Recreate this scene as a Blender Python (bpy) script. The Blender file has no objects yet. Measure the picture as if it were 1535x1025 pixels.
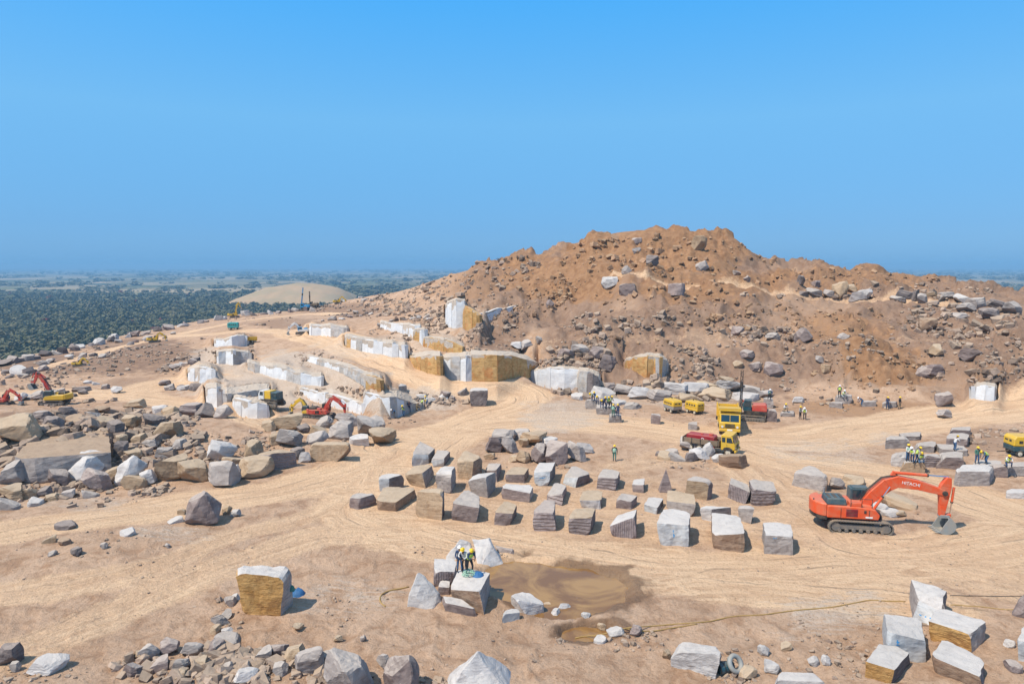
import bpy, bmesh, math, random
import numpy as np
from mathutils import Vector, Matrix, Euler

R = math.radians
scene = bpy.context.scene
COL = scene.collection
rng = random.Random(11)
nrng = np.random.default_rng(5)

# ------------------------------------------------------------------ camera
FPX, CX, CY, CAMZ = 1000.0, 767.5, 512.5, 20.0
PITCH = math.atan((CY - 399.0) / FPX)
cd = bpy.data.cameras.new('camera')
cd.sensor_width = 36.0
cd.lens = 36.0 * FPX / 1535.0
cd.clip_start = 0.5
cd.clip_end = 90000.0
cam = bpy.data.objects.new('camera', cd)
COL.objects.link(cam)
cam.location = (0, 0, CAMZ)
cam.rotation_euler = (math.pi / 2 - PITCH, 0, 0)
scene.camera = cam

# ------------------------------------------------------------------ sky, sun, exposure
SUN_EL, SUN_ROT = R(56), R(238)
world = bpy.data.worlds.new('World')
scene.world = world
world.use_nodes = True
wn, wl = world.node_tree.nodes, world.node_tree.links
bg = wn['Background']
sky = wn.new('ShaderNodeTexSky')
sky.sky_type = 'NISHITA'
sky.sun_disc = False
sky.sun_elevation = SUN_EL
sky.sun_rotation = SUN_ROT
sky.altitude = 300.0
sky.air_density = 1.0
sky.dust_density = 1.0
sky.ozone_density = 2.5
# clear-air blue by height above the horizon, the same all the way round, over the physical sky
tcw = wn.new('ShaderNodeTexCoord')
sepw = wn.new('ShaderNodeSeparateXYZ')
wl.new(tcw.outputs['Generated'], sepw.inputs[0])
grad = wn.new('ShaderNodeValToRGB')
wl.new(sepw.outputs[2], grad.inputs[0])
stops = [(0.0, (0.07, 0.40, 0.85)), (0.055, (0.07, 0.40, 0.88)), (0.20, (0.15, 0.55, 1.02)), (0.37, (0.04, 0.50, 1.18)), (0.62, (0.22, 0.43, 0.76)), (1.0, (0.36, 0.46, 0.62))]
while len(grad.color_ramp.elements) < len(stops):
    grad.color_ramp.elements.new(0.5)
SKY_S = 0.12
for e, (p_, c_) in zip(grad.color_ramp.elements, stops):
    e.position = p_
    e.color = (c_[0] / SKY_S, c_[1] / SKY_S, c_[2] / SKY_S, 1)
smix = wn.new('ShaderNodeMix')
smix.data_type = 'RGBA'
smix.inputs[0].default_value = 0.72
wl.new(sky.outputs[0], smix.inputs[6])
wl.new(grad.outputs[0], smix.inputs[7])
wl.new(smix.outputs[2], bg.inputs['Color'])
bg.inputs['Strength'].default_value = SKY_S
sd = bpy.data.lights.new('sun', 'SUN')
sd.energy = 5.0
sd.angle = R(0.53)
sd.color = (1.0, 0.91, 0.79)
sun = bpy.data.objects.new('sun', sd)
COL.objects.link(sun)
sdir = Vector((math.sin(SUN_ROT) * math.cos(SUN_EL), math.cos(SUN_ROT) * math.cos(SUN_EL), math.sin(SUN_EL)))
sun.rotation_euler = sdir.to_track_quat('Z', 'Y').to_euler()
sun.location = (-40, -40, 90)
vs = scene.view_settings
vs.view_transform = 'Standard'
vs.look = 'None'
vs.exposure = 0.0
vs.gamma = 1.0
vs.use_curve_mapping = False
scene.cycles.volume_bounces = 0
scene.cycles.max_bounces = 5
scene.cycles.diffuse_bounces = 3
scene.cycles.use_denoising = True

# ------------------------------------------------------------------ pixel <-> place
sp, cp = math.sin(PITCH), math.cos(PITCH)

def ray(px, py):
    u = (px - CX) / FPX
    v = (CY - py) / FPX
    return u, cp + v * sp, -sp + v * cp

def at_y(px, py, y):
    a, b, c = ray(px, py)
    s = y / b
    return Vector((a * s, y, CAMZ + c * s))

def at_z(px, py, z):
    a, b, c = ray(px, py)
    s = (z - CAMZ) / c
    return Vector((a * s, b * s, z))

def project(x, y, z):
    dz = z - CAMZ
    fw = y * cp - dz * sp
    up = y * sp + dz * cp
    return CX + FPX * x / fw, CY - FPX * up / fw

def scale_at(p):                      # pixels per metre at a place
    return FPX / (p[1] * cp - (p[2] - CAMZ) * sp)

# ------------------------------------------------------------------ noise
def _hash(ix, iy, seed):
    n = (ix.astype(np.int64) * 374761393 + iy.astype(np.int64) * 668265263 + seed * 1442695041) & 0x7fffffff
    n = ((n ^ (n >> 13)) * 1274126177) & 0x7fffffff
    n = n ^ (n >> 16)
    return (n & 0xffff) / 65535.0

def vnoise(x, y, seed=0):
    ix, iy = np.floor(x), np.floor(y)
    fx, fy = x - ix, y - iy
    fx = fx * fx * fx * (fx * (fx * 6 - 15) + 10)
    fy = fy * fy * fy * (fy * (fy * 6 - 15) + 10)
    a = _hash(ix, iy, seed); b = _hash(ix + 1, iy, seed)
    c = _hash(ix, iy + 1, seed); d = _hash(ix + 1, iy + 1, seed)
    return ((a + (b - a) * fx) + ((c + (d - c) * fx) - (a + (b - a) * fx)) * fy) * 2 - 1

def fbm(x, y, octv=4, seed=0, gain=0.5):
    s, a, t = 0.0, 1.0, 0.0
    for k in range(octv):
        s = s + a * vnoise(x * 2 ** k + 17.3 * k, y * 2 ** k - 9.1 * k, seed + k * 7)
        t += a
        a *= gain
    return s / t

def ridged(x, y, octv=4, seed=0):
    s, a, t = 0.0, 1.0, 0.0
    for k in range(octv):
        s = s + a * (1 - np.abs(vnoise(x * 2 ** k + 5.3 * k, y * 2 ** k + 3.1 * k, seed + k * 5)) * 2)
        t += a
        a *= 0.5
    return s / t

def sstep(a, b, x):
    t = np.clip((x - a) / (b - a), 0, 1)
    return t * t * (3 - 2 * t)

# ------------------------------------------------------------------ objects
def tag(o, label=None, cat=None, group=None, kind=None):
    if label: o['label'] = label
    if cat: o['category'] = cat
    if group: o['group'] = group
    if kind: o['kind'] = kind
    return o

def empty(name, loc=(0, 0, 0), rz=0.0, sc=1.0):
    o = bpy.data.objects.new(name, None)
    o.empty_display_size = 0.2
    COL.objects.link(o)
    o.location = loc
    o.rotation_euler = (0, 0, rz)
    o.scale = (sc, sc, sc)
    return o

def link(name, me, parent=None):
    o = bpy.data.objects.new(name, me)
    COL.objects.link(o)
    if parent is not None:
        o.parent = parent
    return o

def mesh(name, verts, faces, mats=(), idx=None, smooth=False):
    me = bpy.data.meshes.new(name)
    me.from_pydata([tuple(v) for v in verts], [], [tuple(f) for f in faces])
    for m in mats:
        me.materials.append(m)
    if idx is not None:
        me.polygons.foreach_set('material_index', np.asarray(idx, dtype=np.int32))
    if smooth:
        me.polygons.foreach_set('use_smooth', np.ones(len(me.polygons), dtype=bool))
    me.update()
    return me

def np_mesh(name, V, F, mats=(), smooth=False, idx=None):
    """V (n,3) float, F (m,k) int; fast"""
    V = np.asarray(V, dtype=np.float32); F = np.asarray(F, dtype=np.int32)
    me = bpy.data.meshes.new(name)
    k = F.shape[1]
    me.vertices.add(len(V)); me.vertices.foreach_set('co', V.ravel())
    me.loops.add(F.size); me.loops.foreach_set('vertex_index', F.ravel())
    me.polygons.add(len(F))
    me.polygons.foreach_set('loop_start', np.arange(0, F.size, k, dtype=np.int32))
    me.polygons.foreach_set('loop_total', np.full(len(F), k, dtype=np.int32))
    for m in mats:
        me.materials.append(m)
    if idx is not None:
        me.polygons.foreach_set('material_index', np.asarray(idx, dtype=np.int32))
    me.update(calc_edges=True)
    me.polygons.foreach_set('use_smooth', np.full(len(F), bool(smooth)))
    return me

def copy_tree(o, parent=None):
    c = o.copy()
    COL.objects.link(c)
    c.parent = parent
    for ch in list(o.children):
        copy_tree(ch, c)
    return c

class MB:
    """collects simple solids into one mesh"""
    def __init__(self):
        self.v, self.f, self.m = [], [], []
    def _add(self, vs, fs, mi, M=None):
        b = len(self.v)
        for p in vs:
            p = Vector(p)
            self.v.append(M @ p if M is not None else p)
        for f in fs:
            self.f.append([b + i for i in f]); self.m.append(mi)
        return self
    def box(self, c, s, rot=None, mi=0, taper=(1, 1), M=None):
        hx, hy, hz = s[0] / 2, s[1] / 2, s[2] / 2
        vs = []
        for z, t in ((-hz, 1), (hz, 0)):
            kx, ky = (1, 1) if t else taper
            for x, y in ((-hx * kx, -hy * ky), (hx * kx, -hy * ky), (hx * kx, hy * ky), (-hx * kx, hy * ky)):
                vs.append((x, y, z))
        T = Matrix.Translation(c)
        if rot is not None:
            T = T @ Euler(rot).to_matrix().to_4x4()
        if M is not None:
            T = M @ T
        return self._add(vs, [(0, 3, 2, 1), (4, 5, 6, 7), (0, 1, 5, 4), (1, 2, 6, 5), (2, 3, 7, 6), (3, 0, 4, 7)], mi, T)
    def cyl(self, a, b, r, r2=None, n=12, mi=0, caps=True):
        a, b = Vector(a), Vector(b)
        r2 = r if r2 is None else r2
        d = (b - a)
        q = d.to_track_quat('Z', 'Y').to_matrix()
        vs = []
        for p, rr in ((a, r), (b, r2)):
            for k in range(n):
                w = 2 * math.pi * k / n
                vs.append(p + q @ Vector((math.cos(w) * rr, math.sin(w) * rr, 0)))
        fs = [(k, (k + 1) % n, n + (k + 1) % n, n + k) for k in range(n)]
        if caps:
            fs += [tuple(range(n - 1, -1, -1)), tuple(range(n, 2 * n))]
        return self._add(vs, fs, mi)
    def prism(self, pts, y0, y1, mi=0, axis='y'):
        """side outline (x,z) pushed between y0 and y1"""
        n = len(pts)
        ar = sum(pts[i][0] * pts[(i + 1) % n][1] - pts[(i + 1) % n][0] * pts[i][1] for i in range(n))
        if ar < 0:
            pts = pts[::-1]
        if axis == 'y':
            vs = [(p[0], y0, p[1]) for p in pts] + [(p[0], y1, p[1]) for p in pts]
        elif axis == 'x':
            vs = [(y0, p[0], p[1]) for p in pts] + [(y1, p[0], p[1]) for p in pts]
        else:
            vs = [(p[0], p[1], y0) for p in pts] + [(p[0], p[1], y1) for p in pts]
        fs = [(i, (i + 1) % n, n + (i + 1) % n, n + i) for i in range(n)]
        fs += [tuple(range(n - 1, -1, -1)), tuple(range(n, 2 * n))]
        if axis == 'y':
            fs = [f for f in fs]
        return self._add(vs, fs, mi)
    def tube(self, pts, r, n=6, mi=0):
        pts = [Vector(p) for p in pts]
        vs, fs = [], []
        for i, p in enumerate(pts):
            d = (pts[min(i + 1, len(pts) - 1)] - pts[max(i - 1, 0)])
            q = d.to_track_quat('Z', 'Y').to_matrix()
            for k in range(n):
                w = 2 * math.pi * k / n
                vs.append(p + q @ Vector((math.cos(w) * r, math.sin(w) * r, 0)))
        for i in range(len(pts) - 1):
            for k in range(n):
                fs.append((i * n + k, i * n + (k + 1) % n, (i + 1) * n + (k + 1) % n, (i + 1) * n + k))
        fs += [tuple(range(n - 1, -1, -1)), tuple(range((len(pts) - 1) * n, len(pts) * n))]
        return self._add(vs, fs, mi)
    def build(self, name, mats, parent=None, bevel=0.0, smooth=False):
        if not isinstance(mats, (list, tuple)):
            mats = [mats]
        me = mesh(name, self.v, self.f, mats, self.m, smooth)
        bm = bmesh.new(); bm.from_mesh(me)
        bmesh.ops.recalc_face_normals(bm, faces=bm.faces)
        if bevel:
            ed = [e for e in bm.edges if len(e.link_faces) == 2 and e.calc_face_angle(0) > 0.6]
            bmesh.ops.bevel(bm, geom=ed, offset=bevel, segments=1, affect='EDGES', clamp_overlap=True)
        bm.to_mesh(me); bm.free()
        return link(name, me, parent)
# ------------------------------------------------------------------ materials
class NT:
    def __init__(self, name):
        self.mat = bpy.data.materials.new(name)
        self.mat.use_nodes = True
        self.n = self.mat.node_tree.nodes
        self.l = self.mat.node_tree.links
        self.bsdf = self.n['Principled BSDF']
        self.out = self.n['Material Output']
    def node(self, t, **kw):
        n = self.n.new(t)
        for k, v in kw.items():
            setattr(n, k, v)
        return n
    def set(self, sock, v):
        if hasattr(v, 'is_output') or isinstance(v, bpy.types.NodeSocket):
            self.l.new(v, sock)
        else:
            if sock.type == 'RGBA' and len(v) == 3:
                v = (*v, 1)
            sock.default_value = v
    def coord(self, kind='Object'):
        return self.node('ShaderNodeTexCoord').outputs[kind]
    def attr(self, name, out='Fac'):
        a = self.node('ShaderNodeAttribute', attribute_name=name)
        return a.outputs[out]
    def mapping(self, vec, scale=(1, 1, 1), rot=(0, 0, 0), loc=(0, 0, 0)):
        m = self.node('ShaderNodeMapping')
        self.l.new(vec, m.inputs['Vector'])
        m.inputs['Scale'].default_value = scale
        m.inputs['Rotation'].default_value = rot
        m.inputs['Location'].default_value = loc
        return m.outputs[0]
    def noise(self, vec, scale, detail=5, rough=0.55, dist=0.0, out='Fac'):
        t = self.node('ShaderNodeTexNoise')
        self.l.new(vec, t.inputs['Vector'])
        t.inputs['Scale'].default_value = scale
        t.inputs['Detail'].default_value = detail
        t.inputs['Roughness'].default_value = rough
        t.inputs['Distortion'].default_value = dist
        return t.outputs[out]
    def voronoi(self, vec, scale, feature='F1', out='Distance'):
        t = self.node('ShaderNodeTexVoronoi', feature=feature)
        self.l.new(vec, t.inputs['Vector'])
        t.inputs['Scale'].default_value = scale
        return t.outputs[out]
    def ramp(self, fac, stops):
        r = self.node('ShaderNodeValToRGB')
        self.l.new(fac, r.inputs[0])
        el = r.color_ramp.elements
        while len(el) < len(stops):
            el.new(0.5)
        for e, (p, c) in zip(el, stops):
            e.position = p
            e.color = (c, c, c, 1) if not isinstance(c, (tuple, list)) else (*c, 1)
        return r.outputs[0]
    def math(self, op, a, b=0.0, clamp=False):
        m = self.node('ShaderNodeMath', operation=op, use_clamp=clamp)
        self.set(m.inputs[0], a); self.set(m.inputs[1], b)
        return m.outputs[0]
    def mix(self, fac, a, b, mode='MIX'):
        m = self.node('ShaderNodeMix', data_type='RGBA', blend_type=mode)
        self.set(m.inputs[0], fac); self.set(m.inputs[6], a); self.set(m.inputs[7], b)
        return m.outputs[2]
    def bump(self, h, strength=0.5, dist=0.1, normal=None):
        b = self.node('ShaderNodeBump')
        b.inputs['Strength'].default_value = strength
        b.inputs['Distance'].default_value = dist
        self.l.new(h, b.inputs['Height'])
        if normal is not None:
            self.l.new(normal, b.inputs['Normal'])
        return b.outputs[0]
    def done(self, col, rough=0.9, normal=None, metal=0.0, spec=None):
        self.set(self.bsdf.inputs['Base Color'], col)
        self.set(self.bsdf.inputs['Roughness'], rough)
        self.bsdf.inputs['Metallic'].default_value = metal
        if spec is not None:
            self.bsdf.inputs['Specular IOR Level'].default_value = spec
        if normal is not None:
            self.l.new(normal, self.bsdf.inputs['Normal'])
        return self.mat

def up_facing(t, lo=0.35, hi=0.75):
    g = t.node('ShaderNodeNewGeometry')
    s = t.node('ShaderNodeSeparateXYZ')
    t.l.new(g.outputs['Normal'], s.inputs[0])
    m = t.node('ShaderNodeMapRange', clamp=True)
    t.l.new(s.outputs[2], m.inputs[0])
    m.inputs[1].default_value = lo
    m.inputs[2].default_value = hi
    return m.outputs[0]

def granite(name, a, b, dirn='X', dust=(0.50, 0.43, 0.37), dust_amt=0.75, scale=1.0, bump=0.6, stain=None, stain_amt=0.4, drilled=0.0, attr=False, vary=0.35, gr=1.0):
    t = NT(name)
    if attr:
        co = t.coord('Object')
        rnd = t.attr('tint')
    else:
        co = t.coord('Object')
        oi = t.node('ShaderNodeObjectInfo')
        rnd = oi.outputs['Random']
        add = t.node('ShaderNodeVectorMath', operation='MULTIPLY_ADD')
        t.l.new(rnd, add.inputs[0]); add.inputs[1].default_value = (37, 53, 71); t.l.new(co, add.inputs[2])
        co = add.outputs[0]
    big = t.noise(co, 0.55 * scale, 3, 0.6, 0.6)
    mid = t.noise(co, 2.6 * scale, 6, 0.62, 0.3)
    fine = t.noise(co, 14 * scale, 6, 0.7)
    col = t.mix(t.ramp(big, [(0.36, 0.0), (0.64, 1.0)]), a, b)
    col = t.mix(t.math('MULTIPLY', t.ramp(mid, [(0.33, 1.0), (0.56, 0.0)]), 0.7 * gr), col, (a[0] * 0.55, a[1] * 0.52, a[2] * 0.52))
    grain = t.noise(t.mapping(co, (0.5, 0.7, 3.4), (0.5, 0.3, 0)), 1.3 * scale, 6, 0.66, 1.0)
    col = t.mix(t.math('MULTIPLY', t.ramp(grain, [(0.42, 0.0), (0.6, 1.0)]), 0.5 * gr), col, (b[0] * 1.18, b[1] * 1.16, b[2] * 1.14))
    col = t.mix(t.math('MULTIPLY', t.ramp(grain, [(0.3, 1.0), (0.42, 0.0)]), 0.55 * gr), col, (a[0] * 0.62, a[1] * 0.52, a[2] * 0.46))
    if stain:
        col = t.mix(t.math('MULTIPLY', t.ramp(t.noise(co, 0.8 * scale, 5, 0.65, 1.2), [(0.5, 0.0), (0.62, 1.0)]), stain_amt), col, stain)
    h = t.math('ADD', t.math('MULTIPLY', grain, 0.5), t.math('ADD', t.math('MULTIPLY', mid, 0.6), t.math('MULTIPLY', fine, 0.3)))
    if drilled:
        w = t.node('ShaderNodeTexWave', wave_type='BANDS', bands_direction=dirn, wave_profile='SIN')
        wm = t.mapping(t.coord('Object'), (1, 0.3, 0.15) if dirn == 'X' else (0.25, 0.25, 1), (0, 0.1, 0))
        t.l.new(wm, w.inputs['Vector'])
        w.inputs['Scale'].default_value = drilled
        w.inputs['Distortion'].default_value = 5.0 if dirn == 'X' else 9.0
        w.inputs['Detail'].default_value = 3
        w.inputs['Detail Scale'].default_value = 0.7
        brk = t.ramp(big, [(0.3, 0.1), (0.6, 1.0)])
        wv = t.math('MULTIPLY', t.ramp(w.outputs['Fac'], [(0.25, 0.0), (0.75, 1.0)]), brk)
        col = t.mix(t.math('MULTIPLY', wv, 0.42 if dirn == 'X' else 0.32), col, (0.40, 0.35, 0.34))
        h = t.math('ADD', h, t.math('MULTIPLY', wv, 0.8))
    col = t.mix(t.math('MULTIPLY', t.ramp(fine, [(0.3, 0.0), (0.7, 1.0)]), 0.22), col, (b[0] * 1.25, b[1] * 1.22, b[2] * 1.2))
    if vary:
        k = t.math('ADD', 1 - vary / 2, t.math('MULTIPLY', rnd, vary))
        cb = t.node('ShaderNodeCombineColor')
        for i in range(3):
            t.l.new(k, cb.inputs[i])
        col = t.mix(1.0, col, cb.outputs[0], 'MULTIPLY')
    if dust_amt:
        up = up_facing(t, 0.45, 0.85)
        du = t.math('MULTIPLY', t.math('MULTIPLY', up, t.ramp(mid, [(0.25, 0.55), (0.65, 1.0)])), dust_amt)
        col = t.mix(du, col, dust)
    nrm = t.bump(h, bump, 0.2)
    return t.done(col, 0.93, nrm, spec=0.25)

def paint(name, col, rough=0.42, dirt=0.35, dirt_col=(0.42, 0.31, 0.2), metal=0.0):
    t = NT(name)
    co = t.coord('Object')
    n = t.noise(co, 1.6, 6, 0.65)
    f = t.math('MULTIPLY', t.ramp(n, [(0.42, 0.0), (0.72, 1.0)]), dirt)
    c = t.mix(f, col, dirt_col)
    up = t.math('MULTIPLY', up_facing(t, 0.5, 0.95), dirt * 0.55)
    c = t.mix(up, c, dirt_col)
    r = t.math('ADD', rough, t.math('MULTIPLY', f, 0.4))
    return t.done(c, r, None, metal, 0.4)

def plain_mat(name, col, rough=0.8, metal=0.0, var=0.2, sc=4.0):
    t = NT(name)
    n = t.noise(t.coord('Object'), sc, 4, 0.6)
    c = t.mix(t.math('MULTIPLY', n, var), col, tuple(x * 0.45 for x in col))
    return t.done(c, rough, None, metal)

M = {}
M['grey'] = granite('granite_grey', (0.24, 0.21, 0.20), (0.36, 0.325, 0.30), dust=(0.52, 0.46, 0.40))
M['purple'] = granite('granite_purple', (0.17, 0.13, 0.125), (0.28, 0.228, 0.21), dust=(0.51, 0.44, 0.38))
M['band'] = granite('granite_banded', (0.21, 0.17, 0.168), (0.33, 0.275, 0.265), dirn='Z', drilled=1.3, bump=0.9, dust_amt=0.5)
M['drill'] = granite('granite_drilled', (0.20, 0.16, 0.16), (0.31, 0.255, 0.25), drilled=1.9, bump=0.9, dust_amt=0.5)
M['tan'] = granite('granite_tan', (0.31, 0.215, 0.135), (0.43, 0.325, 0.22), dust=(0.50, 0.40, 0.29), stain=(0.26, 0.15, 0.075))
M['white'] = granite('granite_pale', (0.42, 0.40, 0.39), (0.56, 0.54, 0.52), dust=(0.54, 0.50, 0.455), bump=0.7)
M['sawn'] = granite('granite_sawn_face', (0.36, 0.38, 0.395), (0.48, 0.495, 0.50), dust_amt=0.3, bump=0.15, vary=0.2, stain=(0.42, 0.37, 0.30), stain_amt=0.3)
M['ochre'] = granite('granite_ochre', (0.40, 0.20, 0.055), (0.55, 0.34, 0.135), dust_amt=0.3, stain=(0.20, 0.085, 0.03), stain_amt=0.6, bump=1.0)
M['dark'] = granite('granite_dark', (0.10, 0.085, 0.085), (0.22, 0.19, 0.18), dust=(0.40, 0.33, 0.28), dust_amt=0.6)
M['brown'] = granite('rock_brown', (0.19, 0.13, 0.095), (0.33, 0.235, 0.165), dust=(0.43, 0.32, 0.22), stain=(0.18, 0.09, 0.05))
M['rubble'] = granite('rubble_rock', (0.20, 0.145, 0.115), (0.34, 0.265, 0.21), dust=(0.42, 0.32, 0.23), attr=True, vary=0.9, bump=0.4)
M['brubble'] = granite('brown_rubble_rock', (0.22, 0.13, 0.08), (0.36, 0.235, 0.145), dust=(0.41, 0.28, 0.17), attr=True, vary=0.9, bump=0.4)
M['wall'] = granite('quarry_wall_white', (0.58, 0.605, 0.63), (0.69, 0.71, 0.725), dust=(0.56, 0.48, 0.39), dust_amt=0.35, bump=0.35, vary=0.12, scale=0.6, stain=(0.56, 0.52, 0.46), stain_amt=0.3, gr=0.3)
M['wallgrey'] = granite('quarry_wall_grey', (0.33, 0.33, 0.33), (0.48, 0.47, 0.455), dust=(0.48, 0.40, 0.32), dust_amt=0.5, bump=0.5, vary=0.3, scale=0.6, stain=(0.45, 0.33, 0.2), stain_amt=0.4)
M['wallochre'] = granite('quarry_wall_ochre', (0.38, 0.22, 0.075), (0.52, 0.34, 0.15), dust=(0.56, 0.43, 0.29), dust_amt=0.4, bump=0.9, vary=0.3, scale=0.7, stain=(0.50, 0.17, 0.05), stain_amt=0.55)
M['ledge'] = granite('quarry_ledge_dust', (0.44, 0.38, 0.32), (0.54, 0.485, 0.42), dust=(0.52, 0.43, 0.335), dust_amt=0.8, bump=0.8, vary=0.15, scale=0.8, stain=(0.42, 0.31, 0.22), stain_amt=0.4)
M['bluemark'] = plain_mat('blue_spray_paint', (0.06, 0.30, 0.60), 0.7)
# vehicles
M['orange'] = paint('orange_paint', (0.74, 0.095, 0.025), dirt=0.42)
M['red'] = paint('red_paint', (0.55, 0.055, 0.04), dirt=0.45)
M['maroon'] = paint('maroon_paint', (0.33, 0.02, 0.03), dirt=0.2)
M['yellow'] = paint('yellow_paint', (0.70, 0.44, 0.03), dirt=0.4)
M['blue'] = paint('blue_paint', (0.02, 0.28, 0.55), dirt=0.2)
M['teal'] = paint('teal_paint', (0.03, 0.36, 0.36), dirt=0.3)
M['tealdark'] = paint('dark_teal_paint', (0.02, 0.075, 0.10), dirt=0.25)
M['whitep'] = paint('white_paint', (0.72, 0.72, 0.70), dirt=0.3)
M['black'] = paint('black_steel', (0.022, 0.022, 0.024), rough=0.6, dirt=0.3)
M['steel'] = paint('bare_steel', (0.36, 0.37, 0.37), rough=0.45, dirt=0.5, metal=0.4)
M['bucket'] = paint('worn_bucket_steel', (0.27, 0.30, 0.30), rough=0.6, dirt=0.5)
M['chrome'] = plain_mat('chrome_rod', (0.75, 0.75, 0.75), 0.2, 1.0, 0.05)
M['tread'] = paint('dusty_track_steel', (0.16, 0.155, 0.145), rough=0.75, dirt=0.6)
M['rubber'] = paint('tyre_rubber', (0.03, 0.03, 0.03), rough=0.85, dirt=0.4)
M['rim'] = paint('pale_wheel_rim', (0.62, 0.58, 0.47), dirt=0.3)
M['wood'] = paint('weathered_boards', (0.22, 0.165, 0.11), rough=0.85, dirt=0.3)
M['letter'] = plain_mat('white_lettering', (0.82, 0.82, 0.80), 0.5, 0, 0.05)
M['lamp'] = plain_mat('lamp_glass', (0.7, 0.7, 0.65), 0.15, 0, 0.05)
tg = NT('tinted_glass')
M['glass'] = tg.done((0.02, 0.045, 0.06), 0.06, None, 0.0, 0.8)
# people
M['skin'] = plain_mat('skin', (0.20, 0.105, 0.065), 0.6)
for k, c in dict(navy=(0.03, 0.06, 0.14), denim=(0.05, 0.12, 0.24), khaki=(0.27, 0.21, 0.13), green=(0.08, 0.22, 0.17), greyc=(0.33, 0.35, 0.35), whitec=(0.66, 0.66, 0.64), dk=(0.035, 0.035, 0.04)).items():
    M['c_' + k] = plain_mat('cloth_' + k, c, 0.9, 0, 0.35, 9.0)
M['vest'] = plain_mat('hi_vis_vest', (0.55, 0.75, 0.10), 0.8, 0, 0.2)
M['vestg'] = plain_mat('pale_green_vest', (0.36, 0.60, 0.45), 0.8, 0, 0.2)
M['reflect'] = plain_mat('reflective_band', (0.75, 0.75, 0.72), 0.4)
M['helmet'] = plain_mat('yellow_helmet', (0.82, 0.55, 0.02), 0.35, 0, 0.08)
M['helmetw'] = plain_mat('white_helmet', (0.8, 0.8, 0.8), 0.35, 0, 0.08)
M['hose'] = plain_mat('yellow_hose', (0.40, 0.26, 0.08), 0.6, 0, 0.3, 2.0)
M['hosedark'] = plain_mat('dark_hose', (0.10, 0.08, 0.06), 0.6)
M['tarp'] = plain_mat('blue_tarp', (0.03, 0.13, 0.30), 0.7)
# ------------------------------------------------------------------ terrain: control points (pixel, height) and (pixel, distance)
CZ = [  # px, py, z
 (0,1025,.5),(300,1025,.2),(768,1025,.1),(1200,1025,0),(1535,1025,.2),(-200,1025,.5),(1750,1025,.3),
 (0,900,.1),(200,940,.2),(400,880,0),(560,940,0),(640,900,-.05),(800,880,-.1),(850,940,-.05),(960,880,0),(1200,880,0),(1535,880,.1),(-250,880,.3),(1800,880,.3),
 (0,800,.3),(150,820,.6),(300,800,.2),(450,800,0),(600,780,0),(900,800,0),(1200,800,0),(1535,790,.2),(-300,790,.5),(1850,780,.5),
 (240,752,.1),(420,725,0),(560,695,0),(600,660,0),(760,690,0),(900,690,.1),(1050,690,0),(1200,690,0),(1350,690,.1),(1535,690,.6),
 (700,640,0),(850,640,0),(1000,640,0),(1200,650,.1),(1400,650,.3),(1535,640,.8),
 (640,622,0),(760,610,.2),(850,605,.2),(940,610,.2),(1050,605,.3),(1200,618,.4),(1300,622,.4),(1400,632,.4),(1535,612,1.2),
 (740,585,1.2),(700,575,2.0),(640,568,2.9),(600,552,3.8),(550,530,4.8),(500,513,5.0),(440,500,4.8),(390,495,4.4),
 (80,612,.1),(0,606,.1),(200,603,.1),(300,612,0),(420,612,.4),(340,570,1.0),(250,590,.1),(150,590,.2),(0,585,.2),(100,572,.4),
 (230,560,1.0),(330,548,1.9),(300,530,2.2),(200,545,1.6),(60,560,.6),(-250,590,0),(-250,560,1),
 (300,505,3.0),(380,520,3.6),(420,540,3.4),(250,520,2.4),
 (480,480,6.2),(540,485,6.9),(430,475,5.6),
]
CYD = [ # px, py, distance
 (100,650,69),(30,642,70),(-60,614,80),(20,614,80),(80,616,80),(130,619,80),(190,624,80),(-200,612,80),(200,640,73),(300,650,72),(400,655,72),(470,645,77),(540,645,80),(0,700,62),(120,715,62),(-200,660,68),
 (0,545,135),(-200,575,118),(90,527,152),(180,506,176),(270,487,205),(360,471,233),(460,463,246),(510,452,246),(560,443,240),(640,424,214),(700,405,192),(750,392,180),(800,384,172),(860,371,168),(900,354,166),(950,346,165),(1000,345,165),(1060,349,164),(1090,356,163),(1140,385,160),(1200,398,158),(1300,411,155),(1400,424,150),(1535,440,142),(1750,462,132),
 (620,470,165),(650,450,178),(580,468,185),(520,470,210),(700,428,160),(760,425,155),(800,430,148),(730,455,140),(800,478,130),(800,520,114),(860,450,138),(870,490,126),(870,540,110),(840,520,113),
 (930,418,136),(1000,424,135),(1100,433,134),(1000,385,150),(930,380,152),(1060,390,149),(1150,410,147),(1250,425,146),
 (940,460,125),(1000,470,122),(1100,470,123),(1000,503,116),(1000,512,112),(900,512,113.5),(900,504,117),(1100,506,116),(1100,515,111),(1250,505,114),(1250,514,109),(1400,506,112),(1400,515,107),(1535,508,110),(1535,517,105),
 (1180,443,133),(1250,451,131),(1300,453,130),(1400,455,127),(1535,465,121),(1250,475,122),(1400,480,119),(1650,480,116),(1700,540,100),
 (1000,570,104.5),(900,570,106),(1100,575,103),(1250,590,97),(1400,605,90.5),(1200,560,104),(1330,560,100),(1400,570,98),(1535,570,95),(1700,600,88),(1535,600,90),
]
P0 = np.array([tuple(at_z(*c)) for c in CZ] + [tuple(at_y(*c)) for c in CYD])

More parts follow.
